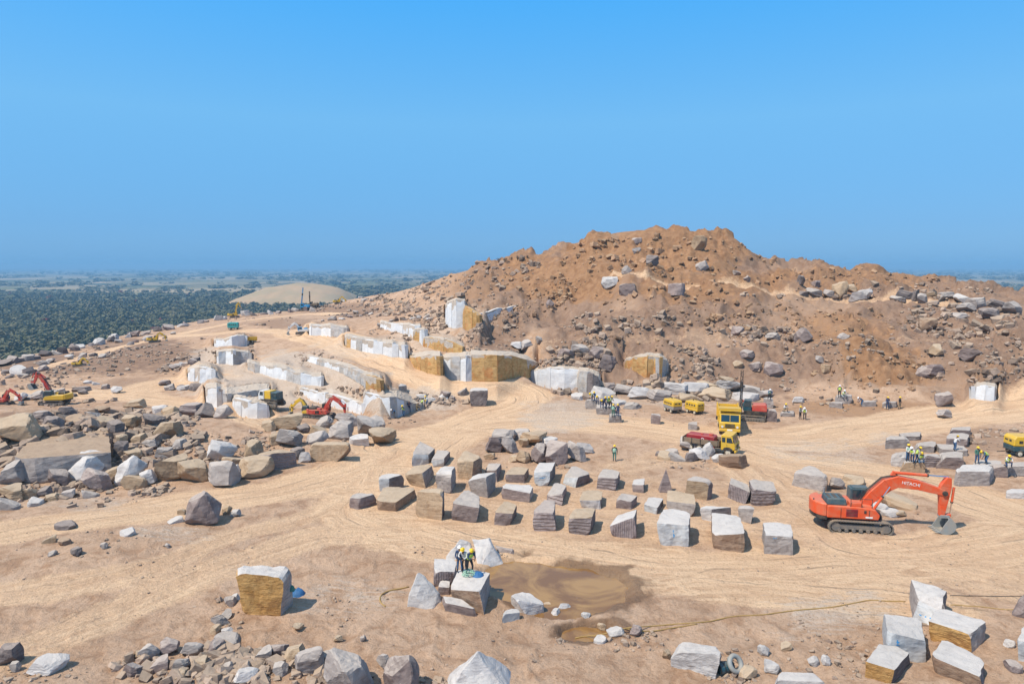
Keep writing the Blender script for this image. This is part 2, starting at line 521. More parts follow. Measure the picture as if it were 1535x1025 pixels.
def tps_fit(P, lam=0.05):
    n = len(P)
    xy = P[:, :2] / 30.0
    d2 = ((xy[:, None] - xy[None]) ** 2).sum(-1)
    K = np.where(d2 > 0, 0.5 * d2 * np.log(d2 + 1e-12), 0) + lam * 0.01 * np.eye(n)
    Q = np.hstack([np.ones((n, 1)), xy])
    A = np.block([[K, Q], [Q.T, np.zeros((3, 3))]])
    return xy, np.linalg.solve(A, np.concatenate([P[:, 2], np.zeros(3)]))

_xy, _w = tps_fit(P0)

def tps(x, y):
    q = np.stack([np.ravel(x), np.ravel(y)], 1) / 30.0
    out = np.empty(len(q))
    for i in range(0, len(q), 60000):
        b = q[i:i + 60000]
        d2 = ((b[:, None] - _xy[None]) ** 2).sum(-1)
        out[i:i + 60000] = (0.5 * d2 * np.log(d2 + 1e-12)) @ _w[:-3] + _w[-3] + b @ _w[-2:]
    return out.reshape(np.shape(x))

NT_, NY_ = 860, 600
TMAX, Y0, Y1 = 1.15, 15.0, 480.0
tv = np.linspace(-TMAX, TMAX, NT_)
yv = Y0 * (Y1 / Y0) ** (np.arange(NY_) / (NY_ - 1))
GT, GY = np.meshgrid(tv, yv)                       # rows: distance
GX = GT * GY
# coarse spline evaluation, then bilinear (spline is smooth)
ct = np.linspace(-TMAX, TMAX, 230)
cy = Y0 * (Y1 / Y0) ** (np.arange(170) / 169)
CT, CYg = np.meshgrid(ct, cy)
CZg = tps(CT * CYg, CYg)

def grid_lookup(Z, ts, ys, T, Y):
    ft = np.clip((T - ts[0]) / (ts[1] - ts[0]), 0, len(ts) - 1.001)
    fy = np.clip(np.log(np.maximum(Y, ys[0]) / ys[0]) / math.log(ys[1] / ys[0]), 0, len(ys) - 1.001)
    it, iy = ft.astype(int), fy.astype(int)
    a, b = ft - it, fy - iy
    return (Z[iy, it] * (1 - a) + Z[iy, it + 1] * a) * (1 - b) + (Z[iy + 1, it] * (1 - a) + Z[iy + 1, it + 1] * a) * b

GZ = grid_lookup(CZg, ct, cy, GT, GY)
# skyline: past it the land falls to the plain
SKY = [(-600, 95), (-200, 118), (0, 135), (90, 152), (180, 176), (270, 205), (360, 233), (460, 246), (510, 246), (560, 240), (640, 214), (700, 192), (750, 180), (800, 172), (860, 168), (900, 166), (1000, 165), (1090, 163), (1140, 160), (1200, 158), (1300, 155), (1400, 150), (1535, 142), (1750, 132), (2100, 115)]
st = np.array([(p - CX) / FPX / (cp + 0.06 * sp) for p, _ in SKY]); sy = np.array([d for _, d in SKY])
YS = np.interp(tv, st, sy)[None, :]
ZS = grid_lookup(CZg, ct, cy, tv, YS[0])[None, :]
over = np.maximum(GY - YS - 1.0, 0)
GZ = np.where(over > 0, ZS - 0.06 * np.minimum(over, 10) - 0.42 * np.maximum(over - 6, 0), GZ)
behind = over > 0
PXg, PYg = project(GX, GY, GZ)

# ------------------------------------------------------------------ quarried walls (carved into the slope): (label, base height, depth, [(px, base, top)], wall material per stretch)
WALLS = [
 ('long low white granite wall above the sandy floor beside the red digger boom', 0.0, 5.0, [(452,598,581),(500,611,592),(548,623,605)], 'WW'),
 ('tall bluish white granite wall with workers at its foot', 0.0, 5.0, [(548,623,588),(585,629,594),(606,622,598),(633,614,606)], 'WWG'),
 ('white sawn wall with a grey stained end above the yellow and white loader', 1.7, 4.5, [(374,557,542),(390,561,546),(430,571,553),(451,577,559),(482,579,564)], 'GWGW'),
 ('narrow white wall stepping down to an ochre corner beside the haul road', 3.4, 4.5, [(464,543,535),(509,556,544),(548,580,560),(570,585,569)], 'WGO'),
 ('bright white wall with orange edge below the upper quarry terrace', 5.0, 6.0, [(520,521,504),(526,522,504),(560,529,509),(588,535,514),(607,537,517)], 'OWWW'),
 ('ochre and orange stained rock step beside the white pillar wall', 3.5, 6.0, [(588,540,526),(622,554,534),(660,563,533)], 'OO'),
 ('tall white pillar wall between two ochre rock faces', 2.5, 6.0, [(661,567,536),(690,570,534),(707,571,534)], 'WW'),
 ('broad ochre rock face beside the curving haul road', 2.5, 6.0, [(707,571,531),(745,572,532),(790,562,537),(803,557,542)], 'OOO'),
 ('long white wall at the foot of the broken grey stone slope', 7.1, 5.0, [(573,493,482),(600,499,486),(613,504,486),(630,506,488)], 'WWW'),
 ('ochre and white pillar under the upper rubble terrace', 6.0, 4.0, [(622,517,494),(629,518,493),(637,519,493)], 'OW'),
 ('low ochre shelf of rock under mauve rubble', 6.0, 5.0, [(637,520,505),(665,527,509),(693,530,520)], 'OO'),
 ('highest white wall on the hillside with stacked cut faces', 8.5, 6.0, [(671,490,453),(684,493,448),(697,493,450)], 'WW'),
 ('leaning ochre rock face between two high white walls', 8.5, 5.0, [(697,496,458),(708,497,464),(719,498,472)], 'OO'),
 ('sloping white slab face on the hillside above mauve rubble', 8.5, 5.0, [(719,497,470,127),(745,486,462,130),(771,472,458,134)], 'WW'),
 ('square white wall beside the white and blue excavator', 5.2, 6.0, [(467,503,487),(496,505,487),(520,506,491)], 'WG'),
 ('rounded white rock wall with a tan end by a spread of grey slabs', 0.9, 4.0, [(285,571,554),(300,575,550),(318,576,553)], 'WW'),
 ('white corner of the lowest bench behind the dark boulders', -0.2, 5.0, [(312,609,581),(326,611,580),(341,610,583)], 'WW'),
 ('shaded grey ledge behind the yellow and white loader', 1.5, 6.0, [(341,603,590),(370,596,587),(401,591,584)], 'GG'),  # face in shadow: its shade is put into the grey panel colour
 ('white wall with a sharp edge below the yellow and white loader', 0.0, 4.0, [(352,622,597),(372,627,602),(401,626,606)], 'WW'),
 ('sawn bluish wall at the foot of the mauve rubble hill', 0.4, 5.0, [(786,577,557),(825,583,551),(868,585,555)], 'WW'),
 ('dark grey end wall beside the sawn bluish wall', 0.4, 5.0, [(868,589,556),(880,592,558),(897,592,564)], 'GD'),
 ('ochre outcrop with a dark split edge in the hillside rubble', 2.3, 5.0, [(939,562,537),(970,568,534),(988,570,535),(999,566,540)], 'OOG'),
 ('pale cut face low on the slope beside grey stacked slabs', 2.0, 4.0, [(1462,598,578),(1490,600,580)], 'W'),
 ('pale blue rock face above the small yellow dumper', 3.0, 4.0, [(324,520,509),(348,522,505),(367,520,503)], 'WW'),
 ('blocky white and grey outcrop below the small yellow dumper', 2.0, 4.0, [(328,546,527),(350,547,525),(373,545,528)], 'WG'),
]
WG = []
def broken_line(pts):
    """more corners: blasted faces step in and out, and their ends run down into the ground"""
    r = random.Random(int(pts[0][0] * 7 + pts[0][1]))
    out = []
    for p, q in zip(pts[:-1], pts[1:]):
        n = 2 if abs(q[0] - p[0]) > 14 else 1
        for k in range(n):
            f = k / n
            m = [a + (b - a) * f for a, b in zip(p, q)]
            if k or (out and r.random() < .5):
                m[1] += r.uniform(-1.2, 1.2); m[2] += r.uniform(-1.5, 2.2)
            out.append(tuple(m))
    out.append(pts[-1])
    a, b = out[0], out[-1]
    w = 3
    lo = lambda e, s: (e[0] + s * w, e[1] - 1.2, e[1] - 1.2 - (e[1] - e[2]) * .8) + tuple(e[3:])
    return [lo(a, -1)] + out + [lo(b, 1)]
def broken_mats(pts, mt):
    out = mt[0]
    for (p, q), c in zip(zip(pts[:-1], pts[1:]), mt):
        out += c * (2 if abs(q[0] - p[0]) > 14 else 1)
    return out + mt[-1]
for lab, z0, dep, pts, mt in WALLS:
    mt = broken_mats(pts, mt); pts = broken_line(pts)
    base = [at_z(q[0], q[1], z0) if len(q) == 3 else at_y(q[0], q[1], q[3]) for q in pts]
    tops = [at_y(q[0], q[2], p.y).z for q, p in zip(pts, base)]
    for p in base: p.z = z0 if len(pts[0]) == 3 else p.z
    WG.append((lab, z0, dep, base, tops, mt))
WG.sort(key=lambda w: sum(p.y for p in w[3]) / len(w[3]))
def free_end(w, e):
    return all((q - e).length > 3.5 for v in WG if v is not w for q in v[3])
for wg in WG:
    lab, z0, dep, base, tops, mt = wg
    tt = np.array([p.x / p.y for p in base]); yy = np.array([p.y for p in base])
    fl, fr = free_end(wg, base[0]), free_end(wg, base[-1])
    pl, pr = (0.016 if fl else 0.004), (0.016 if fr else 0.004)
    pad = 0.03
    ins = (tv > tt[0] - pad) & (tv < tt[-1] + pad)
    c0, c1 = np.where(ins)[0][[0, -1]]
    sl = slice(c0, c1 + 1)
    tc = tv[sl]
    out = np.maximum(np.maximum(tt[0] - tc, tc - tt[-1]), 0)[None, :]
    ef = sstep(0.016, 0.0, out)          # in front of the wall
    eb = np.where(tc < tt[0], sstep(pl, 0.002, tt[0] - tc), np.where(tc > tt[-1], sstep(pr, 0.002, tc - tt[-1]), 1.0))[None, :]
    yw = np.interp(tc, tt, yy)[None, :]
    zt = np.interp(tc, tt, tops)[None, :]
    zb = np.interp(tc, tt, [p.z for p in base])[None, :]
    d = GY[:, sl] - yw
    z = GZ[:, sl]
    w = sstep(-5, -0.5, d) * (d < 0.35) * ef
    z = z * (1 - w) + zb * w
    inside = (d >= 0.35) & (d < dep) & (out <= 0.0015)
    z = np.where(inside, np.minimum(z, zt - 0.35 + 0.9 * np.maximum(d - 1.2, 0)), z)
    low = sstep(0, 3.0, d) if True else 1
    wb = sstep(dep + 13, dep + 3, d) * (d >= 0.35) * eb * np.where(out > 0, 0.35 + 0.65 * low, 1.0)
    wb = np.where(inside, 0, wb)
    z = np.where(z < zt, z * (1 - wb) + (zt - 0.05) * wb, z)
    GZ[:, sl] = z

# ------------------------------------------------------------------ relief
def H(x, y):
    x = np.asarray(x, float); y = np.asarray(y, float)
    return grid_lookup(GZ, tv, yv, x / np.maximum(y, 1e-3), y)

def hits(px, py):
    """first point of the terrain on the ray through each pixel"""
    px = np.asarray(px, float).ravel(); py = np.asarray(py, float).ravel()
    a, b, c = ray(px, py)
    ys = 20 * (300 / 20) ** (np.arange(520) / 519)
    res_y = np.full(len(px), np.nan)
    for i in range(0, len(px), 4000):
        aa, bb, cc = (np.asarray(q)[i:i + 4000] for q in (a, b, c))
        X = ys[None] * (aa / bb)[:, None]; Z = CAMZ + ys[None] * (cc / bb)[:, None]
        g = Z - H(X, np.broadcast_to(ys[None], X.shape))
        neg = g < 0
        k = neg.argmax(1)
        ok = neg.any(1) & (k > 0)
        r = np.arange(len(k))
        k1 = np.maximum(k, 1)
        g0, g1 = g[r, k1 - 1], g[r, k1]
        f = g0 / (g0 - g1 + 1e-9)
        yy = ys[k1 - 1] + f * (ys[k1] - ys[k1 - 1])
        res_y[i:i + 4000] = np.where(ok, yy, np.nan)
    x = res_y * (a / b)
    z = CAMZ + res_y * (c / b)
    return np.stack([x, res_y, z], 1)

def hit(px, py):
    return Vector(hits([px], [py])[0])

ROADS = [ # pixel line, half width (m), strength
 ([(1700,760),(1535,812),(1350,842),(1150,856),(1000,858),(880,842),(740,818),(600,790)], 3.2, 1.0),
 ([(620,792),(480,800),(330,850),(150,930),(-40,1000)], 2.0, .62),
 ([(1400,905),(1200,880),(1000,862)], 2.6, .8),
 ([(-100,815),(60,788),(240,762),(400,740),(520,712),(590,682),(650,650),(720,625),(790,605),(800,588),(760,580),(700,578),(640,572),(590,552),(540,530),(490,513),(430,498)], 3.0, 1.0),
 ([(560,720),(480,770),(360,800),(230,850),(100,880),(-60,905)], 1.7, .6),
 ([(560,700),(520,770),(600,800)], 2.5, .9),
 ([(590,670),(700,640),(830,630),(960,640),(1060,655),(1200,660),(1320,640),(1450,622),(1600,606)], 4.5, 1.0),
 ([(1060,655),(1180,690),(1300,706),(1420,735),(1535,775),(1700,830)], 3.2, 1.0),
 ([(1120,700),(1190,760),(1250,820),(1500,870)], 3.0, .6),
 ([(560,745),(760,770),(960,775),(1180,790)], 5.0, .55),
 ([(620,700),(800,715),(1000,735),(1150,745)], 4.0, .45),
 ([(700,640),(620,700),(560,760)], 3.5, .9),
 ([(-100,600),(60,588),(180,592),(330,612),(420,640),(600,655)], 3.0, .9),
 ([(-100,570),(60,553),(180,520),(290,496),(370,480),(460,470),(520,470)], 2.2, .9),
 ([(180,592),(260,570),(330,560)], 3.5, .7),
 ([(430,498),(380,494),(330,500),(250,505)], 2.2, .7),
 ([(500,515),(430,525),(400,540)], 2.5, .5),
 ([(770,524),(850,514),(950,508),(1050,506),(1150,511),(1250,511),(1350,510),(1450,511),(1600,511)], 1.3, .36),
 ([(925,413),(990,424),(1080,431),(1160,441),(1250,450),(1320,454),(1400,455),(1450,462)], 1.0, .62),
 ([(1100,640),(1000,690),(930,700)], 2.5, .5),
]
ROADW = []
for pts, hw, stg in ROADS:
    q = []
    for a, b in zip(pts[:-1], pts[1:]):
        n = max(2, int(abs(b[0] - a[0]) / 14 + abs(b[1] - a[1]) / 8))
        for k in range(n):
            q.append((a[0] + (b[0] - a[0]) * k / n, a[1] + (b[1] - a[1]) * k / n))
    q.append(pts[-1])
    w = hits([p[0] for p in q], [p[1] for p in q])
    w = w[~np.isnan(w[:, 1])]
    # drop jumps behind ledges
    for _ in range(3):
        w[1:-1] = 0.25 * w[:-2] + 0.5 * w[1:-1] + 0.25 * w[2:]
    ROADW.append((w[:, :2], hw, stg))

road = np.zeros(GX.shape); lat = np.zeros(GX.shape); lng = np.zeros(GX.shape); best = np.full(GX.shape, 1e9); second = np.full(GX.shape, 1e9)
wob = fbm(GX / 5, GY / 5, 3, 40) * 1.1
for ri, (w, hw, stg) in enumerate(ROADW):
    lo, hi = w.min(0) - hw * 2.2, w.max(0) + hw * 2.2
    m = (GX > lo[0]) & (GX < hi[0]) & (GY > lo[1]) & (GY < hi[1])
    ii = np.where(m)
    if not len(ii[0]):
        continue
    pts = np.stack([GX[ii], GY[ii]], 1)
    bd = np.full(len(pts), 1e9); bu = np.zeros(len(pts)); bs = np.zeros(len(pts)); acc = 0.0
    for k in range(len(w) - 1):
        a, b = w[k], w[k + 1]
        dv = b - a; L = math.hypot(*dv)
        if L < 1e-4 or L > 25:
            continue
        dv = dv / L
        r = pts - a
        s = np.clip(r @ dv, 0, L)
        e = r - s[:, None] * dv
        dd = np.hypot(e[:, 0], e[:, 1])
        sg = np.sign(dv[0] * r[:, 1] - dv[1] * r[:, 0])
        up = dd < bd
        bd = np.where(up, dd, bd); bu = np.where(up, dd * sg, bu); bs = np.where(up, acc + s, bs)
        acc += L
    v = sstep(hw * 1.5, hw * 0.75, bd + wob[ii]) * stg
    rel = bd / hw
    up = rel < best[ii]
    second[ii] = np.where(up, best[ii], np.minimum(second[ii], rel))
    best[ii] = np.where(up, rel, best[ii])
    lat[ii] = np.where(up, bu + ri * 31.7, lat[ii]); lng[ii] = np.where(up, bs + ri * 57.1, lng[ii])
    road[ii] = np.maximum(road[ii], v)

def blob(L, sharp=0.5, na=0.38):
    out = np.zeros(GX.shape)
    nz = na * (fbm(GX / 4.5, GY / 4.5, 4, 103) + 0.6 * fbm(GX / 1.2, GY / 1.2, 3, 105))
    for px, py, rx, ry, s in L:
        d = np.sqrt(((PXg - px) / rx) ** 2 + ((PYg - py) / ry) ** 2) + nz
        out = np.maximum(out, s * sstep(1.25, sharp, d + 0.0))
    return out
PXg, PYg = project(GX, GY, GZ)
PXg, PYg = project(GX, GY, GZ)
n1 = fbm(GX / 9, GY / 9, 4, 3); n2 = fbm(GX / 2.6, GY / 2.6, 4, 13); n3 = fbm(GX / 0.8, GY / 0.8, 3, 23)
hillw = np.clip(sstep(0.9, 3.0, GZ) * (PXg > 770) * sstep(770, 850, PXg) + 0, 0, 1)
hillw = np.maximum(hillw, sstep(6.5, 8.5, GZ) * sstep(640, 720, PXg))
white = blob([(420,575,150,40,.9),(590,600,110,25,.8),(850,622,90,30,.62),(1240,675,100,26,.48),(1330,660,40,14,.5),(1260,915,120,36,.55),(1190,950,50,18,.35),(330,540,60,22,.7),(540,525,90,22,.5),(640,510,70,25,.6),(530,900,100,36,.42),(250,800,90,14,.5),(120,755,120,16,.5),(700,600,60,12,.4),(900,605,70,14,.4),(1000,600,130,12,.45),(360,860,30,30,.2),(470,480,60,14,.3),(690,480,60,30,.5),(430,545,60,20,.8),(520,570,70,20,.8),(600,520,60,20,.6)])
ochre = blob([(1000,375,170,45,1.),(850,420,130,40,.8),(1080,430,160,35,.7),(1330,550,80,35,.9),(1260,500,90,40,.6),(760,390,80,40,.5),(700,430,90,40,.5),(600,460,60,20,.4),(240,540,90,20,.35),(1290,612,150,16,.6),(340,690,90,30,.35),(1290,425,130,25,.6),(180,560,140,20,.3),(1490,580,50,25,.4)])
mauve = blob([(950,490,160,40,.8),(900,560,90,40,.7),(1130,560,120,50,.9),(1450,500,120,50,.9),(750,500,60,30,.9),(100,640,160,25,.8),(180,680,120,30,.6),(1180,520,120,30,.6),(1450,590,80,30,.5),(820,470,60,40,.7),(1480,660,70,25,.5),(120,545,150,20,1.1),(220,530,90,24,1.1),(330,470,40,8,.6),(430,485,80,10,.6),(520,465,80,12,.7),(200,575,60,12,.5)])
mauve = np.maximum(mauve, hillw * (0.75 + 0.5 * n1))
wet = blob([(856,878,128,47,1.15),(885,944,62,19,1.)], 0.7, 0.45)

floorm = (1 - hillw)
pile = blob([(110,660,190,60,1.),(430,660,170,40,.7),(300,690,120,40,.7)])
rough = np.clip(0.16 + 0.85 * hillw + 0.7 * pile - 0.12 * road, 0.05, 1.2)
near = sstep(70, 30, GY)
dz = rough * (0.9 * n1 * hillw + 0.5 * n2 + 0.45 * ridged(GX / 4.2, GY / 4.2, 4, 71) * hillw + 0.16 * n3)
# stepped crags on the hill
crag = ridged(GX / 11 + 0.3 * n2, GY / 7, 3, 91)
dz += hillw * (1 - road) * 0.9 * (ridged(GX / 3.2 + 0.5 * n2, GY / 16, 3, 131) - 0.2) * sstep(1.0, 4.0, GZ)
bank = sstep(0.0, 0.6, best - 0.9) * sstep(2.6, 1.4, best) * (lat - np.round(lat / 31.7) * 31.7 > 0)
dz += hillw * 1.1 * bank * (0.7 + 0.6 * n2)
dz += hillw * (1 - road) * 2.0 * sstep(0.25, 0.6, crag) * (0.6 + 0.4 * n1)
# swirling wheel ruts
u = lat + 0.35 * fbm(lng / 9, lat / 3, 3, 51)
rut = sstep(0.05, 0.55, second - best) * (np.sin(u * 3.3) * 0.5 + np.sin(u * 7.1 + 1.3) * 0.35) * (0.6 + 0.6 * fbm(lng / 14, lat / 2, 2, 61))
dz += 0.035 * road * rut * (1 - hillw)
dz += (1 - hillw) * (1 - road) * 0.12 * ridged(GX / 1.7 + n2, GY / 1.7, 4, 33) * (0.4 + near)
# keep feet of the walls and the pond clean
GZn = GZ + np.where(behind, 0.3 * n1 * np.minimum(over / 8, 1) * 2, dz)
for lab, z0, dep, base, tops, mt in WG:
    tt = np.array([p.x / p.y for p in base]); yy = np.array([p.y for p in base])
    ins = np.where((tv > tt[0] - .004) & (tv < tt[-1] + .004))[0]
    sl = slice(ins[0], ins[-1] + 1)
    yw = np.interp(tv[sl], tt, yy)[None, :]; zt = np.interp(tv[sl], tt, tops)[None, :]
    d = GY[:, sl] - yw
    GZn[:, sl] = np.where((d >= 0.35) & (d < dep - .5), np.minimum(GZn[:, sl], zt - 0.3 + 0.9 * np.maximum(d - 1.2, 0)), GZn[:, sl])
# pond basin
POND_Z = -0.42
basin = blob([(800,868,75,32,1.),(868,878,72,34,1.),(835,900,60,24,.9),(880,943,40,13,1.)], 0.8, 0.3)
GZn = GZn - 0.62 * basin * (1 + 0.5 * n2)
GZ = np.maximum(GZn, -66.0)

V = np.stack([GX, GY, GZ], -1).reshape(-1, 3)
idx = np.arange(NT_ * NY_).reshape(NY_, NT_)
F = np.stack([idx[:-1, :-1], idx[:-1, 1:], idx[1:, 1:], idx[1:, :-1]], -1).reshape(-1, 4)

tm = NT('quarry_ground')
co = tm.coord('Object')
ra, wh, oc, mv, we, sk = (tm.attr(k) for k in ('road', 'white', 'ochre', 'mauve', 'wet', 'streak'))
flow = tm.attr('flow', 'Vector')
st1 = tm.noise(tm.mapping(flow, (0.9, 0.07, 1)), 1.0, 7, 0.6, 1.2)
st2 = tm.noise(tm.mapping(flow, (3.2, 0.16, 1)), 1.0, 6, 0.6, 1.8)
iso = tm.noise(tm.mapping(co, (0.28, 0.95, 1), (0, 0, 0.25)), 1.0, 7, 0.62, 2.2)
def keepflow(v):
    return tm.math('ADD', tm.math('MULTIPLY', v, sk), tm.math('MULTIPLY', iso, tm.math('SUBTRACT', 1.0, sk)))
st1 = keepflow(st1); st2 = keepflow(st2)
nb = tm.noise(co, 0.16, 5, 0.6, 0.5)
nm = tm.noise(co, 0.8, 7, 0.66, 0.6)
nf = tm.noise(co, 5.0, 6, 0.7, 0.3)
ng = tm.noise(co, 26.0, 4, 0.7)
def soft(w, n, k=0.9):
    return tm.ramp(tm.math('ADD', w, tm.math('MULTIPLY', tm.math('SUBTRACT', n, 0.5), k)), [(0.3, 0.0), (0.7, 1.0)])
base = tm.mix(tm.ramp(nb, [(0.35, 0.0), (0.65, 1.0)]), (0.48, 0.32, 0.212), (0.58, 0.405, 0.28))
base = tm.mix(tm.math('MULTIPLY', tm.ramp(nm, [(0.36, 1.0), (0.54, 0.0)]), 0.65), base, (0.306, 0.171, 0.095))
mau = tm.mix(tm.ramp(nm, [(0.35, 0.0), (0.65, 1.0)]), (0.220, 0.139, 0.096), (0.352, 0.235, 0.164))
base = tm.mix(soft(mv, nm), base, mau)
och = tm.mix(tm.ramp(nm, [(0.36, 0.0), (0.64, 1.0)]), (0.246, 0.122, 0.054), (0.405, 0.223, 0.108))
base = tm.mix(tm.math('MULTIPLY', soft(oc, nm), 0.75), base, och)
rd = tm.mix(tm.ramp(st1, [(0.36, 0.0), (0.6, 1.0)]), (0.585, 0.383, 0.237), (0.757, 0.536, 0.344))
rd = tm.mix(tm.math('MULTIPLY', tm.ramp(st2, [(0.40, 1.0), (0.52, 0.0)]), 0.38), rd, (0.504, 0.321, 0.194))
rd = tm.mix(tm.math('MULTIPLY', tm.ramp(nb, [(0.4, 0.0), (0.7, 1.0)]), 0.4), rd, (0.727, 0.508, 0.317))
fsep = tm.node('ShaderNodeSeparateXYZ'); tm.l.new(flow, fsep.inputs[0])
wig = tm.math('MULTIPLY', tm.noise(tm.mapping(flow, (0.02, 0.10, 1)), 1.0, 3, 0.5), 5.0)
lane = tm.math('FRACT', tm.math('MULTIPLY', tm.math('ADD', fsep.outputs[0], wig), 0.62))
line = tm.ramp(tm.math('ABSOLUTE', tm.math('SUBTRACT', lane, 0.5)), [(0.03, 1.0), (0.10, 0.0)])
broken = tm.ramp(tm.noise(tm.mapping(flow, (0.5, 0.12, 1)), 1.0, 4, 0.6), [(0.48, 0.0), (0.58, 1.0)])
wheel = tm.math('MULTIPLY', tm.math('MULTIPLY', line, broken), tm.math('MULTIPLY', sk, ra))
rd = tm.mix(tm.math('MULTIPLY', wheel, 0.55), rd, (0.40, 0.275, 0.185))
base = tm.mix(soft(ra, tm.noise(co, 1.6, 9, 0.7, 1.2), 1.0), base, rd)
wc = tm.mix(tm.ramp(nf, [(0.3, 0.0), (0.7, 1.0)]), (0.510, 0.410, 0.312), (0.590, 0.528, 0.460))
base = tm.mix(tm.math('MULTIPLY', soft(wh, tm.noise(tm.mapping(co, (0.35, 1.5, 1), (0, 0, 0.35)), 0.8, 9, 0.74, 2.5), 2.2), 0.7), base, wc)
base = tm.mix(tm.math('MULTIPLY', tm.ramp(nf, [(0.34, 1.0), (0.48, 0.0)]), 0.5), base, (0.279, 0.162, 0.088))
base = tm.mix(tm.math('MULTIPLY', tm.ramp(ng, [(0.62, 0.0), (0.72, 1.0)]), 0.4), base, (0.527, 0.424, 0.323))
base = tm.mix(tm.math('MULTIPLY', soft(we, nm, 1.0), 0.75), base, (0.15, 0.085, 0.045))
hh = tm.math('ADD', tm.math('MULTIPLY', nm, 0.9), tm.math('ADD', tm.math('MULTIPLY', nf, 0.5), tm.math('MULTIPLY', ng, 0.18)))
hh = tm.math('ADD', hh, tm.math('MULTIPLY', tm.math('ADD', st1, tm.math('MULTIPLY', st2, 0.4)), tm.math('MULTIPLY', ra, 0.6)))
hh = tm.math('SUBTRACT', hh, tm.math('MULTIPLY', wheel, 0.35))
nr = tm.bump(hh, 1.0, 0.28)
M['ground'] = tm.done(base, tm.math('SUBTRACT', 0.95, tm.math('MULTIPLY', we, 0.45)), nr, spec=0.2)

me = np_mesh('quarry_ground', V, F, [M['ground']], smooth=True)
for nme, arr in (('road', road), ('white', white), ('ochre', ochre), ('mauve', mauve), ('wet', wet), ('streak', sstep(0.05, 0.55, second - best) * (best < 2.0) * sstep(2.0, 1.4, best))):
    a = me.attributes.new(nme, 'FLOAT', 'POINT')
    a.data.foreach_set('value', arr.astype(np.float32).ravel())
a = me.attributes.new('flow', 'FLOAT_VECTOR', 'POINT')
a.data.foreach_set('vector', np.stack([lat, lng, lat * 0], -1).astype(np.float32).ravel())
tag(link('quarry_ground', me), kind='structure')

# ------------------------------------------------------------------ pond
wt = NT('muddy_water')
wco = wt.coord('Object')
wcol = wt.mix(wt.ramp(wt.noise(wco, 0.35, 6, 0.62, 1.2), [(0.4, 0.0), (0.6, 1.0)]), (0.20, 0.105, 0.04), (0.35, 0.205, 0.075))
M['water'] = wt.done(wcol, 0.06, wt.bump(wt.noise(wco, 6, 3), 0.04, 0.02), spec=0.35)
def pond(pts, z, label=None):
    c = [at_z(px, py, z) for px, py in pts]
    return tag(link('pond', mesh('pond', c, [list(range(len(c)))][:1], [M['water']])), kind='structure')
pond([(700,840),(780,825),(850,822),(935,830),(975,872),(965,905),(925,925),(860,928),(800,935),(715,925)][::-1], POND_Z + 0.02)
pond([(820,930),(925,927),(945,947),(900,968),(830,965)][::-1], POND_Z + 0.02)

# ------------------------------------------------------------------ quarry walls
def rough_box_panel(name, a, b, zb, ta, tb, thick, mat, parent, seed, out=0.0):
    """an upright split rock panel between base points a and b"""
    a, b = Vector(a), Vector(b)
    L = (b - a).length
    n = Vector((b.y - a.y, a.x - b.x, 0)).normalized()
    if n.y > 0:
        n = -n
    nx = max(2, int(L / 0.7)); nz = max(2, int((max(ta, tb) - zb) / 0.7))
    nx, nz = min(nx, 7), min(nz, 6)
    r = random.Random(seed)
    vs, fs = [], []
    for j in range(nz + 1):
        for i in range(nx + 1):
            s, q = i / nx, j / nz
            zt = ta + (tb - ta) * s
            p = a + (b - a) * s + n * (out + (r.uniform(-.05, .05) if 0 < i < nx else 0) - 0.10 * q)
            z = zb - 0.6 + (zt - zb + 0.6) * q
            if j == nz:
                z += r.uniform(-.12, .04); p = p - n * 0.08
            vs.append((p.x, p.y, z))
    m = len(vs)
    for i in range(nx + 1):
        p = Vector(vs[nz * (nx + 1) + i]); vs.append(p - n * thick)
    for i in range(nx + 1):
        p = Vector(vs[i]); vs.append(p - n * thick)
    W = nx + 1
    for j in range(nz):
        for i in range(nx):
            fs.append((j * W + i, j * W + i + 1, (j + 1) * W + i + 1, (j + 1) * W + i))
    for i in range(nx):
        fs.append((nz * W + i, nz * W + i + 1, m + i + 1, m + i))
    left = [j * W for j in range(nz + 1)] + [m, m + W]
    right = [j * W + nx for j in range(nz, -1, -1)] + [m + W + nx, m + nx]
    fs.append(left[::-1]); fs.append(right[::-1])
    me = mesh(name, vs, fs, [mat])
    bm = bmesh.new(); bm.from_mesh(me); bmesh.ops.recalc_face_normals(bm, faces=bm.faces); bm.to_mesh(me); bm.free()
    return link(name, me, parent)

